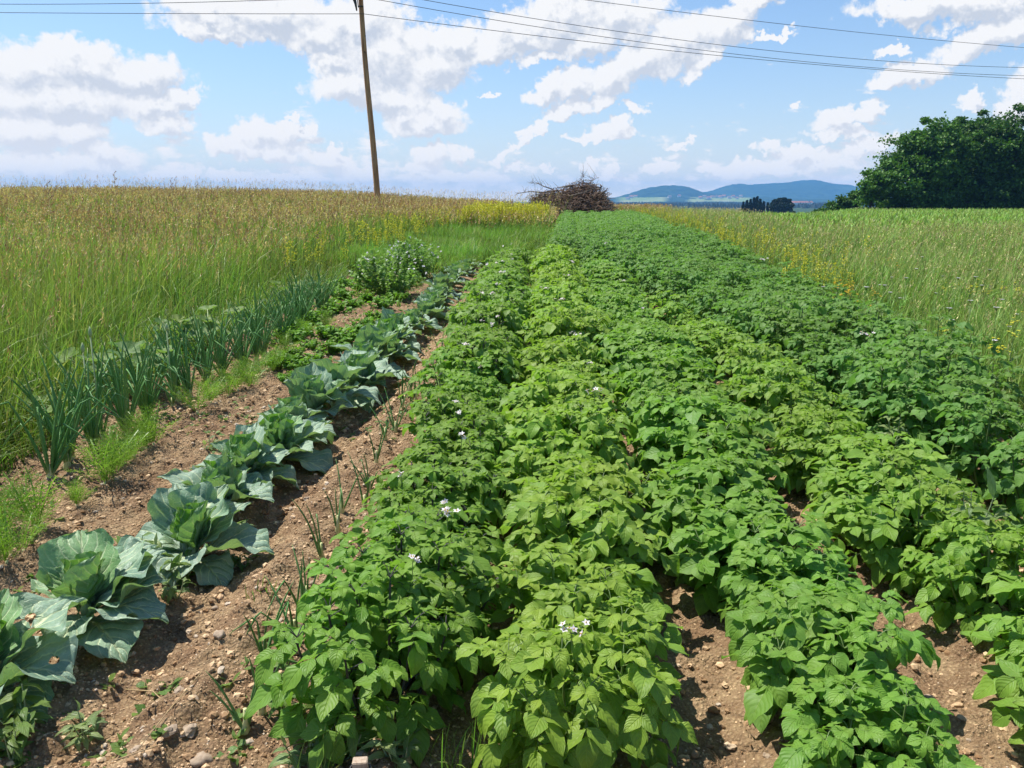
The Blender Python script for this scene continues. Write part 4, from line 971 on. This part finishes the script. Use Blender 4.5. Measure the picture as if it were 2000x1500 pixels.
# maize field
mb = MB(); rows_ = []
for rr in np.arange(25, 75, .75):
    xx = np.arange(6.5+.14*(rr-20) if rr < 40 else 9.0, .80*rr+4, .16+.004*(rr-24)); rows_.append(np.stack([xx+rs.normal(size=len(xx))*.03, np.full(len(xx), rr)+rs.normal(size=len(xx))*.04], -1))
pp = np.concatenate(rows_)
for k_ in range(7):
    n_ = len(pp); blades(mb, pp[:, 0], pp[:, 1], rs.uniform(.35, .62, n_), .022+.0003*pp[:, 1], rs.random(n_), .75, 4, curl=.8)
tag(mb.obj('maize_crop', M['maize']), 'young bright green maize crop covering the field towards the trees', 'maize', kind='stuff')

# ------------------------------------------------------------------ meadow flowers
def spire(seed, H=.9, nb=4, nf=26, fs=.018):
    q = np.random.default_rng(seed); st = MB(); fl = MB()
    for b_ in range(nb):
        a = q.uniform(0, 6.28); ln = q.uniform(.05, .16)*H; h = H*q.uniform(.75, 1.05); base_z = 0 if b_ == 0 else H*.3
        p0 = np.array([0, 0, base_z]); p2 = np.array([cos(a)*ln, sin(a)*ln, h]); tube(st, [(0, 0, 0), p0*.5+p2*.4*[1, 1, 1], p2], [.004, .003, .0015], 4, cap=False)
        for i in range(nf):
            t = .45+.55*q.random(); p = (p0*.5+p2*.4)*(1-t)*2*t+p2*t*t+q.normal(size=3)*[.018, .018, .01]; d = q.normal(size=(2, 3)); fl.inst(ROUND[0], np.tile(p, (2, 1)), frames(d, q.normal(size=(2, 3))), [0, 0], [fs, fs])
    lv = []
    for i in range(16):
        a = q.uniform(0, 6.28); e = q.uniform(.2, 1.1); z = H*q.uniform(.05, .55); st.inst(SLIM[i % 3], np.array([[0, 0, z]]), frames(np.array([[cos(a)*cos(e), sin(a)*cos(e), sin(e)]]), np.array([[0, 0, 1.]])), [q.random()], [.13])
    return st, fl
SP = [spire(i) for i in range(4)]; SPm = [(a.mesh('stems', M['weed']), b.mesh('blossoms', M['yellow'])) for a, b in SP]
YP = [(1528,590),(1540,575),(1552,596),(1565,570),(1572,602),(1585,588),(1548,552),(1560,540),(1598,600),(1612,590),(1590,556),(1535,545),(1640,580),(1655,600),(1570,520),(1625,622)]
for i, (u, v) in enumerate(YP):
    x, y = on_ground(u, v+18); r_ = link('yellow_flower_plant', None, None, (x, y, float(base(x, y))), i*1.3, rs.uniform(.75, 1.0)); r_.empty_display_size = .1
    tag(r_, 'tall yellow flowered weed spire in the clump at the right edge of the potatoes', 'wildflower', 'yellow spires in one clump beside the potatoes')
    a_, b_ = SPm[i % 4]; link('stems', a_, r_); link('blossoms', b_, r_)
def merged(m_):
    return (np.concatenate(m_.V), np.concatenate(m_.Q), np.concatenate(m_.T) if m_.T else np.zeros((0, 3), int), np.concatenate(m_.A))
mb = MB(); pts = []
def scat(n, y0, y1, x0, x1, h0, h1):
    y = rs.uniform(y0, y1, n); x = rs.uniform(x0, x1, n); return [(a, b, rs.uniform(h0, h1)) for a, b in zip(x, y)]
pts += scat(420, 27.5, 33, -3.6, -.6, .85, 1.15)+scat(70, 27, 33, -6.2, -3.4, .7, 1.0); pts += scat(60, 24, 30, -9, -4.5, .8, 1.0); pts += scat(45, 17, 28, -6.5, -4, .6, .95); pts += scat(26, 13, 20, -6.5, -4.2, .6, .9)
for Y_ in rs.uniform(14, 44, 170): pts.append((float(xr(Y_))+abs(rs.normal())*.9+.2, Y_, rs.uniform(.55, .8)))
pts = np.array(pts); simp = [merged(spire(10+i, 1.0, 4, 13, .030)[1]) for i in range(3)]; ss = [merged(spire(10+i, 1.0, 4, 4, .03)[0]) for i in range(3)]
for j in range(3):
    q = np.arange(len(pts)) % 3 == j; P3 = np.stack([pts[q, 0], pts[q, 1], base(pts[q, 0], pts[q, 1])], -1); rz_ = rotz(rs.uniform(0, 6.28, q.sum()))
    mb.inst(simp[j], P3, rz_, None, pts[q, 2], 0); mb.inst(ss[j], P3, rz_, None, pts[q, 2], 1)
tag(mb.obj('far_yellow_flowers', [M['yellow'], M['weed']]), 'masses of yellow flowering weeds before the brush heap and along the far meadow edge', 'wildflowers', kind='stuff')
# yarrow umbels and golden flowers
def umbel(mat, seed, rr=.035, n=22, fs=.016, flat=True):
    q = np.random.default_rng(seed); f_ = MB(); s_ = MB(); tube(s_, [(0, 0, 0), (.01, 0, .35), (.0, .01, .62)], [.0025, .002, .0015], 4)
    for i in range(n):
        a = q.uniform(0, 6.28); r = rr*math.sqrt(q.random()); p = np.array([cos(a)*r, sin(a)*r+.01, .64+(0 if flat else q.normal()*.03)]); tube(s_, [(0, .01, .61), p], .0008, 3, cap=False)
        f_.inst(ROUND[0], np.tile(p, (2, 1))-[[fs*.5, 0, 0], [0, fs*.5, 0]], frames(np.array([[1., .1, .1], [.1, 1, -.1]]), np.array([[0, 0, 1.]]*2)), [0, 0], [fs, fs])
    for i in range(8):
        a = q.uniform(0, 6.28); e = .8; s_.inst(SLIM[0], np.array([[0, 0, .05+.05*i]]), frames(np.array([[cos(a)*cos(e), sin(a)*cos(e), sin(e)]]), np.array([[0, 0, 1.]])), [.3], [.10])
    return s_.mesh('stems', M['weed']), f_.mesh('blossoms', mat)
UW = umbel(M['white'], 1, .020, 18, .010); UO = umbel(M['orange'], 2, .055, 9, .022, False); UY = umbel(M['yellow'], 3, .055, 9, .022, False)
WF = [(1610,548),(1618,556),(1730,545),(1740,552),(1760,548),(1770,538),(1812,602),(1858,596),(1862,600),(1945,632),(1690,560),(1832,545),(1845,520),(1856,505),(1790,520),(1870,540),(1905,535),(1920,548),(1950,600),(1980,590),(1960,560),(1800,500),(1826,512),(1875,525),(1900,575),(1745,520),(1720,530),(1990,575),(1935,520),(1700,586)]
OF = [(1665,545),(1672,556),(1680,570),(1695,566),(1650,572),(1740,505),(1760,508),(1715,560),(1640,555),(1470,470),(1630,485)]
YF = [(1832,635),(1846,633),(1950,642),(1965,640),(1978,648),(1870,530),(1905,545),(1935,552),(1965,545),(1990,556),(1920,540),(1900,560),(1985,620),(1850,540)]
for nm, L_, (a_, b_), lb, ct, gp in [('yarrow', WF, UW, 'white flat topped flower head standing in the right meadow grass', 'yarrow', 'white flowers in the right meadow'), ('golden_flower', OF, UO, 'golden orange flower cluster in the meadow near the yellow spires', 'wildflower', 'golden flowers in the right meadow'), ('yellow_meadow_flower', YF, UY, 'yellow flower cluster low in the right meadow near the picture edge', 'wildflower', 'yellow flowers in the right meadow')]:
    for i, (u, v) in enumerate(L_):
        d = ray(u, v); t = (HC-.72)/-d[2]; x, y = d[0]*t, d[1]*t; r_ = link(nm, None, None, (x, y, float(base(x, y))), i*1.1, rs.uniform(.8, 1.15)); r_.empty_display_size = .1; tag(r_, lb, ct, gp); link('stems', a_, r_); link('blossoms', b_, r_)

# ------------------------------------------------------------------ brush heap
q = np.random.default_rng(77); YH = 42.
def hx(u): return at(u, 392, YH)[0]
x0, x1 = hx(1040), hx(1192); prof_u = [1035, 1060, 1085, 1100, 1120, 1140, 1160, 1175, 1185, 1194]; prof_v = [386, 376, 369, 366, 357, 351, 357, 366, 382, 400]
zg = float(base((x0+x1)/2, YH))
def top(x): return np.interp(x, [hx(u) for u in prof_u], [at(1100, v, YH)[2]-zg for v in prof_v])
root = link('brush_heap', None, None, ((x0+x1)/2, YH, zg)); tag(root, 'big brown heap of cut branches and brushwood at the end of the potato rows', 'brush heap'); cx0 = (x0+x1)/2
mb = MB(); mb2 = MB()
for i in range(6500):
    x = q.uniform(x0, x1); tz = float(top(x)); dy_ = q.normal()*.8; z = tz*q.random()**.7*(1-min(.8, abs(dy_)*.35)); L = q.uniform(.2, .8)*(1 if i % 9 else 1.7); a = q.uniform(0, 6.28); e = q.normal()*.4
    d = np.array([cos(a)*cos(e), sin(a)*cos(e), sin(e)])*L; c_ = np.array([x-cx0, dy_, z]); b_ = q.normal(size=3)*L*.12
    P3 = np.array([c_-d*.5, c_+b_, c_+d*.5]); 
    over = P3[:, 2] > np.array([float(top(min(max(k_+cx0, x0), x1))) for k_ in P3[:, 0]])+.12; P3[over, 2] = tz*.95; P3[:, 2] = np.maximum(P3[:, 2], .02)
    tube(mb if i % 4 else mb2, P3, np.array([.016, .012, .004])*q.uniform(.5, 1.5), 3, q.random(), cap=False)
mb.obj('brown_twigs', M['twig'], root); mb2.obj('grey_twigs', M['twig2'], root)
def limb(pts, r0, tw=14, mat='twig2'):
    mb = MB(); P3 = np.array([at(u, v, YH+dd)-[cx0, YH, zg] for u, v, dd in pts]); tube(mb, P3, np.linspace(r0, r0*.3, len(P3)), 6, .5)
    for i in range(tw):
        t = q.random()*(len(P3)-1); j = int(t); p = P3[j]+(P3[min(j+1, len(P3)-1)]-P3[j])*(t-j); d = q.normal(size=3)*.22+[-.1, 0, .12]; tube(mb, [p, p+d*.6, p+d+q.normal(size=3)*.05], [.010, .007, .003], 3, .5, cap=False)
    mb.obj('branch', M[mat], root)
limb([(1090,372,0),(1060,376,-.3),(1035,374,-.4),(1010,378,-.5)], .05, 22); limb([(1085,378,0),(1060,380,-.5),(1030,383,-.4)], .04, 14); limb([(1080,370,0),(1062,364,0),(1048,357,.2),(1038,358,.3)], .035, 26)
limb([(1120,362,0),(1105,364,-.5),(1090,366,-.6)], .06, 6); limb([(1160,378,-.6),(1175,376,-.7),(1184,373,-.7)], .05, 3); limb([(1110,384,-1),(1140,376,-1),(1165,366,-1)], .045, 8)
limb([(1125,358,0),(1138,348,0),(1141,343,0)], .015, 14, 'twig'); limb([(1150,358,0),(1162,350,0),(1170,346,0)], .015, 14, 'twig'); limb([(1172,368,0),(1175,364,0),(1172,360,0)], .09, 0)

# ------------------------------------------------------------------ pole and wires
m, nt, out = newmat('pole_wood'); tcn = nt.nodes.new('ShaderNodeTexCoord'); ob = S(nt, tcn.outputs['Object']); ox, oy, oz = sep(nt, ob)
g1 = noise(nt, comb(nt, ox*14, oy*14, oz*.6), 1, 6, .65); g2 = noise(nt, ob, 1.2, 4)
c = mix(nt, g1.sstep(.35, .65), (.30, .13, .055), (.58, .31, .145)); c = mix(nt, g2.sstep(.5, .75)*.35, c, (.42, .28, .17))
c = mix(nt, noise(nt, comb(nt, ox*2, oy*2, oz*1.1), 2.3, 2).sstep(.66, .74), c, (.035, .02, .012))
p = nt.nodes.new('ShaderNodeBsdfPrincipled'); setin(nt, p.inputs['Base Color'], c); p.inputs['Roughness'].default_value = .85
b = nt.nodes.new('ShaderNodeBump'); b.inputs['Distance'].default_value = .01; setin(nt, b.inputs['Height'], g1); nt.links.new(b.outputs[0], p.inputs['Normal']); nt.links.new(p.outputs[0], out.inputs[0]); M['pole'] = m
YPo = 38.; pb = at(737, 392, YPo); pt = at(700.5, -50, YPo+.3); bz = float(base(pb[0], pb[1])); dirp = (pt-pb)/(pt[2]-pb[2]); b0 = pb+dirp*(bz-.3-pb[2])
root = link('utility_pole', None, None, tuple(b0)); tag(root, 'leaning brown wooden utility pole in the tall meadow carrying the wires', 'utility pole')
Hh = pt[2]-b0[2]; mb = MB(); K = 24; tt = np.linspace(0, 1, K); cur = np.stack([dirp[0]*Hh*tt+.03*np.sin(tt*7), dirp[1]*Hh*tt, Hh*tt], -1); tube(mb, cur, np.linspace(.150, .105, K), 14, .3); mb.obj('shaft', M['pole'], root)
def onp(v, dx=0, dy=0): return at(np.interp(v, [-50, 385], [700.5, 737]), v, YPo+.2)-b0+np.array([dx, dy, 0])
def insul(p, parent):
    mb = MB(); tube(mb, [p, p+[0, 0, .12]], .012, 6); o = mb.obj('insulator', M['porc'], parent); mb = MB()
    k_ = MB(); tube(k_, [p+[0, 0, .06], p+[0, 0, .10], p+[0, 0, .13], p+[0, 0, .16], p+[0, 0, .20], p+[0, 0, .24]], [.05, .07, .045, .065, .04, .02], 10); k_.obj('porcelain', M['porc'], o)
mb = MB(); pa = onp(14); tube(mb, [pa+[-.10, -.16, 0], pa+[.12, -.16, 0]], .03, 6); mb.obj('wire_clamp', M['metal'], root)
# crossarm a little above the frame with bracket hanging down on the left side
cr = onp(-4)
link('crossarm_beam', boxmesh('crossarm_beam', 1.9, .10, .10, M['pole'], .01, 0), root).location = cr+[.1, -.24, .03]
for dx_ in (.0, .93): insul(cr+[dx_, -.24, .10], root)
insul(cur[-1]+[0, 0, -.02], root)
mb = MB(); bs = onp(2); tube(mb, [bs+[-.30, -.05, .42], bs+[-.30, -.05, .10], bs+[-.24, -.05, -.12], bs+[-.20, -.05, -.42]], [.10, .085, .06, .03], 8); mb.obj('cable_box', M['metal'], root)
mb = MB(); tube(mb, [bs+[-.13, -.1, .5], bs+[-.14, -.1, .1], bs+[-.10, -.12, -.3]], .02, 6); mb.obj('conduit', M['twig2'], root)
def wire(p, q_, sag, label, n=40):
    mb = MB(); t = np.linspace(0, 1, n)[:, None]; pts = np.asarray(p)*(1-t)+np.asarray(q_)*t; pts[:, 2] -= 4*sag*(t*(1-t))[:, 0]; tube(mb, pts, .0135, 5, 0, cap=False); tag(mb.obj('overhead_wire', M['wire']), label, 'wire', 'wires on the utility pole')
def wire_px(p, mid, end, label, k_=1.3, n=48):
    """wire from 3D point p in one vertical plane, passing the sight lines of the two photo columns, hanging as a parabola"""
    a = at(end[0], end[1], end[2]); p = np.asarray(p, float); h = a[:2]-p[:2]; d = ray(*mid)
    # where the plane of the wire meets the sight line of the middle column
    M2 = np.array([[h[0], -d[0]], [h[1], -d[1]]]); s1, t1 = np.linalg.solve(M2, -p[:2]); z1 = HC+d[2]*t1
    c2 = np.linalg.solve(np.array([[s1, s1*s1], [1, 1]]), np.array([z1-p[2], a[2]-p[2]]))
    t = np.linspace(0, k_, n); pts = np.stack([p[0]+h[0]*t, p[1]+h[1]*t, p[2]+c2[0]*t+c2[1]*t*t], -1)
    mb = MB(); tube(mb, pts, .0135, 5, 0, cap=False); tag(mb.obj('overhead_wire', M['wire']), label, 'wire', 'wires on the utility pole')
pA = at(709, 27, 37.8); pB = at(703, -7, 37.8); pC = at(741, -16, 37.8); pD = at(700, -62, 38.2)
wire_px(pA, (1000, 64), (2000, 154, 56), 'lowest overhead wire running from the pole to the right edge')
wire_px(pB, (1000, 44.5), (2000, 148, 57), 'second lowest wire on the right of the pole close above the lowest')
wire_px(pC, (1010, 31), (2000, 132, 57), 'second highest wire crossing the sky right of the pole')
wire_px(pD, (1145, 0), (2000, 93, 57), 'highest wire crossing the sky at upper right')
wire_px(pA, (350, 26.5), (0, 24.5, 38), 'lower overhead wire running from the pole to the left edge', 1.5)
wire_px(pB, (530, 0), (0, 8, 38), 'upper overhead wire running from the pole to the left edge', 1.5)

# ------------------------------------------------------------------ trees
def tree_mat(name, c):
    m, nt, out = newmat(name); u, v, r = attr(nt); geo = nt.nodes.new('ShaderNodeNewGeometry'); pos = S(nt, geo.outputs['Position'])
    col = mix(nt, r, c, tuple(x*1.9 for x in c)); col = hsv(nt, col, (r-.5)*.04+.5, 1.0, noise(nt, pos, .5, 4)*.9+.5)
    finish_leaf(nt, out, col, .5, .22, None, 0, (1.1, 1.35, .5), .2); return m
M['tree'] = tree_mat('tree_leaves', (.044, .094, .016)); M['tree2'] = tree_mat('fresh_tree_leaves', (.062, .130, .020)); M['conif'] = tree_mat('dark_conifer', (.010, .022, .012))
LQ = (np.array([(-.5, 0, 0), (0, .5, .1), (.5, 0, 0), (0, -.5, .1)], float), np.array([[0, 1, 2, 3]]), np.zeros((0, 3), int), np.array([(0, 0, 0)]*4, float))
def tree(x, y, H, blobs, trunk_r, label, seed, mat='tree', ls=.36, ncl=170, per=105, name='broadleaf_tree', group='trees beyond the maize', z0=None, cr_=1.):
    q = np.random.default_rng(seed); zb = float(base(x, y)) if z0 is None else z0
    root = link(name, None, None, (x, y, zb)); tag(root, label, 'tree', group); tk = MB(); tube(tk, [(0, 0, -.3), (.1, 0, H*.15), (-.1, .1, H*.4), (.1, 0, H*.7)], [trunk_r*1.25, trunk_r, trunk_r*.7, trunk_r*.25], 9, .3)
    cl = []
    vol = np.array([b[3]*b[3]*b[4] for b in blobs]); vol = vol/vol.sum()
    lf = MB()
    for k_ in range(ncl):
        b_ = blobs[q.choice(len(blobs), p=vol)]; d = q.normal(size=3); d /= np.linalg.norm(d); rr = q.random()**.3*q.uniform(.8, 1.16)
        c_ = np.array([b_[0], b_[1], b_[2]])+d*rr*np.array([b_[3], b_[3], b_[4]]); c_[2] = max(c_[2], .5)
        if k_ % 3 == 0:
            s_ = np.array([0, 0, min(H*.6, c_[2]*.55)]); tube(tk, [s_, (s_+c_)/2+q.normal(size=3)*.4+[0, 0, .3], c_], [trunk_r*.28, trunk_r*.14, .02], 4, .3, cap=False)
        n_ = int(per*q.uniform(.6, 1.4)); w_ = q.uniform(.35, .85)*cr_*np.array([1.3, 1.3, .75]); pos = c_+q.normal(size=(n_, 3))*w_*.62
        nr = np.array([0, 0, 1.])+.75*q.normal(size=(n_, 3)); lf.inst(LQ, pos, frames(q.normal(size=(n_, 3)), nr), np.clip(q.random(n_)*.6+.3*d[2]*0+.2, 0, 1), ls*q.uniform(.6, 1.3, n_))
    tk.obj('trunk', M['bark'], root); lf.obj('crown', M[mat], root, smooth=False)
def tp(u, Y_): return float(at(u, 392, Y_)[0])
YT = 112.; s1 = YT/F*1.0
def bl(u, v, ru, rv, uc, Y_=YT, dy=0):                # blob in metres relative to a tree standing at photo column uc
    k_ = Y_/F; return ((u-uc)*k_, dy, (400-v)*k_+(.5 if Y_ in (108, 118) else -.7), ru*k_, rv*k_)
tree(tp(1802, YT), YT, 12, [bl(1757,288,34,34,1802), bl(1742,325,32,40,1802), bl(1795,300,62,52,1802), bl(1770,340,62,44,1802), bl(1830,280,50,44,1802), bl(1750,375,50,22,1802), bl(1800,262,46,30,1802), bl(1840,345,50,46,1802), bl(1790,375,60,24,1802), bl(1840,380,50,20,1802)], .45, 'broad dark green tree forming the left flank of the tree group', 11, 'tree2', ncl=330)
tree(tp(1892, 116), 116, 14, [bl(1880,275,56,52,1892,116), bl(1900,245,44,30,1892,116), bl(1860,330,50,50,1892,116), bl(1915,320,50,56,1892,116), bl(1890,300,60,60,1892,116), bl(1890,370,62,26,1892,116)], .5, 'tall dark tree in the middle of the group right of the left flank tree', 12, ncl=330)
tree(tp(1942, 112), 112, 15, [bl(1940,240,30,32,1942), bl(1958,232,14,24,1942), bl(1930,290,56,50,1942), bl(1965,300,44,50,1942), bl(1935,345,60,44,1942), bl(1850,385,40,16,1942), bl(1960,388,40,12,1942), bl(1975,350,50,36,1942), bl(1900,372,34,24,1942), bl(1980,376,44,22,1942)], .55, 'tallest tree of the group with a visible pale trunk below its crown', 13, ncl=330)
tree(tp(2010, 122), 122, 12, [bl(2000,300,50,45,2010,122), bl(2040,305,60,40,2010,122), bl(2010,350,60,44,2010,122), bl(1985,330,30,50,2010,122)], .45, 'rounded tree behind the tallest one at the right picture edge', 14, 'tree2', ncl=230)
tree(tp(2090, 115), 115, 13, [bl(2090,310,60,50,2090,115), bl(2100,340,60,50,2090,115)], .45, 'tree cut off by the right picture edge behind the tallest tree', 19, ncl=150)
tree(tp(1700, 108), 108, 4.6, [bl(1698,352,20,16,1700,108), bl(1712,368,30,22,1700,108), bl(1690,382,22,14,1700,108), bl(1730,360,26,26,1700,108)], .16, 'small slender tree leaning out at the left foot of the tree group', 15, 'tree2', ncl=70, ls=.34, cr_=.6)
for i, (u, v, ru) in enumerate([(1668, 384, 16), (1648, 388, 14), (1628, 391, 14), (1606, 394, 14)]):
    tree(tp(u, 118), 118, 2.0, [bl(u, v+4, ru, 399-v, u, 118)], .08, ['tallest dark bush at the foot of the small slender tree', 'second dark bush left of the small tree', 'third dark bush in the low hedge', 'lowest dark bush at the left end of the hedge'][i], 30+i, 'tree', .3, 34, 60, 'bush', 'bushes left of the tree group', cr_=.6)
# small far trees before the blue hills
def far_tree(x, y, z0, h, w_, conif, label, seed, group):
    q = np.random.default_rng(seed); root = link('far_conifer' if conif else 'far_tree', None, None, (x, y, z0)); tag(root, label, 'tree', group)
    tk = MB(); tube(tk, [(0, 0, 0), (0, 0, h*.9)], [h*.02, h*.006], 5); tk.obj('trunk', M['bark'], root); lf = MB(); n_ = 900
    t = q.random(n_)**.8; a = q.uniform(0, 6.28, n_); r_ = w_*((1-t)**.8*.9+.12 if conif else np.sqrt(np.maximum(0, 1-(2*t-1)**2))*.95+.1)*q.random(n_)**.4*(1+.25*np.sin(t*26))
    pos = np.stack([np.cos(a)*r_, np.sin(a)*r_, h*(.10+.92*t)], -1); lf.inst(LQ, pos, frames(q.normal(size=(n_, 3)), np.array([0, 0, 1])+.8*q.normal(size=(n_, 3))), q.random(n_)*.5, h*.055*q.uniform(.7, 1.6, n_)); lf.obj('crown', M['conif'], root, smooth=False)
FT = [(1452,396,.8),(1459,393,1.0),(1466,391,1.0),(1473,388,1.2),(1479,386,1.3),(1485,390,1.2),(1492,395,.9),(1500,397,.8),(1508,396,.8),(1514,391,1.7),(1523,389,1.9),(1532,388,1.8),(1541,390,1.6)]
for i, (u, v, w_) in enumerate(FT):
    Y_ = 360.+(i*37 % 30); p = at(u, v, Y_); z0 = float(base(p[0], Y_)); far_tree(p[0], Y_, z0, p[2]-z0, 1.6*w_, i < 9, f'small dark {"conifer" if i < 9 else "round topped tree"} in the distance before the hills, {nth(i)} from the left', 700+i, 'distant trees before the hills')

# ------------------------------------------------------------------ hills, woods, village
m, nt, out = newmat('forested_hills'); geo = nt.nodes.new('ShaderNodeNewGeometry'); pos = S(nt, geo.outputs['Position']); fl, _v, _r = attr(nt)
a_ = noise(nt, pos, .02, 6, .7); b_ = noise(nt, pos, .002, 3)
c = mix(nt, a_.sstep(.35, .65), (.012, .030, .014), (.035, .065, .025)); c = mix(nt, b_.sstep(.60, .68)*.5, c, (.09, .14, .05)); c = mix(nt, fl, c, mix(nt, noise(nt, pos, .006, 2).sstep(.4, .6), (.20, .27, .08), (.30, .31, .14)))
p = nt.nodes.new('ShaderNodeBsdfPrincipled'); setin(nt, p.inputs['Base Color'], c); p.inputs['Roughness'].default_value = 1; p.inputs['Specular IOR Level'].default_value = 0
b = nt.nodes.new('ShaderNodeBump'); b.inputs['Distance'].default_value = 14; setin(nt, b.inputs['Height'], a_); nt.links.new(b.outputs[0], p.inputs['Normal']); nt.links.new(p.outputs[0], out.inputs[0]); M['hill'] = m
def hp(us, vs, Y_):
    pts = [at(u, v, Y_) for u, v in zip(us, vs)]; return [p_[0] for p_ in pts], [p_[2] for p_ in pts]
ux, vz = hp([900,1100,1180,1200,1230,1250,1270,1290,1310,1330,1345,1370,1400,1440,1500], [398,396,389,386,378,372,366,362.5,361.5,363,367,375,380,386,396], 4700)
rx_, rz2 = hp([1250,1320,1350,1375,1390,1410,1425,1445,1452,1475,1500,1520,1550,1565,1585,1600,1620,1640,1660,1672,1690,1720,1780,1850,1950,2100,2300], [396,386,380,376,373,366,361.5,359,362,360,358.5,358,355,352.5,352,355,359,360,365,364,362,366,372,378,384,390,396], 5800)
gx = np.linspace(-1200, 5400, 520); gy = np.linspace(3700, 6900, 150); X, Y = np.meshgrid(gx, gy)
def bump(y, c_, w0, w1): return np.where(y < c_, np.clip((y-(c_-w0))/w0, 0, 1), np.clip(1-(y-c_)/w1, 0, 1))
hA = (np.interp(X*4700/4700, ux, vz)+14)*sm(bump(Y, 4700, 620, 700), 0, 1); hB = (np.interp(X, rx_, rz2)+14)*sm(bump(Y, 5800, 1150, 900), 0, 1)
low = 31*np.exp(-((Y-4150)/170)**2)*(.55+.9*fbm(X/420, Y/420, 3, 31))*sm(X, -400, 300)
foot = np.maximum(hA, hB)
nzz = (fbm(X/90, Y/90, 5, 41)-.48)*16*sm(foot, 12, 60)+(fbm(X/14, Y/14, 2, 43)-.4)*8*sm(foot, 8, 30)
Z = -14+np.maximum(foot, low)+nzz
uu = 1100+X/Y*F*1.0
fieldm = ((low > foot) & (Y < 4400)).astype(float)*(np.clip((sm(uu, 1190, 1215)*(1-sm(uu, 1280, 1300)))+(sm(uu, 1322, 1340)*(1-sm(uu, 1440, 1452))), 0, 1))*(fbm(X/120, Y/60, 3, 51) > .33)
mb = MB(); mb.add(np.stack([X, Y, Z], -1), gridq(len(gy), len(gx)), np.stack([fieldm, X*0, X*0], -1).reshape(-1, 3)); tag(mb.obj('hills', M['hill']), kind='structure')
# wooded valley
q = rs; n_ = 3200; yy = q.uniform(1500, 3300, n_)**1.0; uu = q.uniform(1100, 1760, n_); xx = (uu-1100)/F*yy; kp = fbm(xx/260, yy/420, 3, 61) > .40; xx, yy = xx[kp], yy[kp]; n_ = len(xx)
cone = []; V = []; T = []
for k_ in range(6): V.append((cos(k_*pi/3)*.5, sin(k_*pi/3)*.5, .12))
V.append((0, 0, 1)); T = [[k_, (k_+1) % 6, 6] for k_ in range(6)]
mb = MB(); ct = (np.array(V), np.zeros((0, 4), int), np.array(T), np.zeros((7, 3))); rz_ = rotz(q.uniform(0, 6, n_)); sc_ = q.uniform(.7, 1.2, n_); rz_ = rz_*np.array([11., 11., 1.0])[None, None, :]; rz_[:, 2, 2] = 10
mb.inst(ct, np.stack([xx, yy, base(xx, yy)-.5], -1), rz_, q.random(n_)*.4, sc_); tag(mb.obj('valley_woods', M['conif'], smooth=False), 'distant dark woods filling the valley below the blue hills', 'woodland', kind='stuff')
M['hwall'] = plain('pale_render', (.72, .70, .66), .9); M['roofr'] = plain('red_roof', (.42, .16, .10), .9, None, .5); M['roofg'] = plain('brown_roof', (.26, .17, .14), .9, None, .5)
def house(x, y, z, w_, d_, h_, rz, roof, label, group):
    root = link('house', None, None, (x, y, z), rz); tag(root, label, 'house', group)
    link('wall', boxmesh('wall', w_, d_, h_, M['hwall'], 0), root)
    mb = MB(); o = .6; V = [(-w_/2-o, -d_/2-o, h_), (w_/2+o, -d_/2-o, h_), (w_/2+o, d_/2+o, h_), (-w_/2-o, d_/2+o, h_), (-w_/2-o, 0, h_+d_*.42), (w_/2+o, 0, h_+d_*.42)]
    mb.add(V, [[0, 1, 5, 4], [2, 3, 4, 5], [3, 2, 1, 0]], None, [[0, 4, 3], [1, 2, 5]]); mb.obj('roof', M[roof], root, smooth=False)
def hz2(x, y):
    i = np.argmin(abs(gx-x)); j = np.argmin(abs(gy-y)); return Z[j, i]
HS = [(1368,384),(1376,382),(1384,383.5),(1391,381.5),(1399,382.5),(1407,382),(1414,383),(1424,382),(1432,381.5),(1439,382.5),(1447,383),(1226,386),(1233,384.5),(1241,387),(1308,381),(1326,391)]
HS.sort()
for i, (u, v) in enumerate(HS):
    Y_ = 4050+(i*53 % 120); p = at(u, v, Y_); z = float(hz2(p[0], Y_)); house(p[0], Y_, z-.5, 18, 12, 8, (i % 5)*.35-.6, 'roofr' if i % 3 else 'roofg', f'tiny white house with a {"red" if i % 3 else "brown"} roof at the foot of the hills, {nth(i)} from left', 'houses at the foot of the hills')
for i, u in enumerate([1549, 1557, 1566, 1574, 1583]):
    Y_ = 2450+i*12; p = at(u, 398, Y_); z = float(base(p[0], Y_)); house(p[0], Y_, z, 15, 12, 8, .2*i, 'roofr', f'tiny red roofed house left of the dark hedge, {nth(i)} from the left', 'red roofed houses in the valley')

# ------------------------------------------------------------------ haze
m, nt, out = newmat('haze_air'); v_ = nt.nodes.new('ShaderNodeVolumePrincipled'); v_.inputs['Color'].default_value = (.20, .52, 1.0, 1); v_.inputs['Density'].default_value = .00017; v_.inputs['Anisotropy'].default_value = 0
nt.links.new(v_.outputs[0], out.inputs['Volume'])
me = boxmesh('haze', 14400, 14400, 175, m, 0, -16); hz_o = link('haze', me); tag(hz_o, 'thin blue summer haze in the air over the valley', 'haze', kind='stuff')
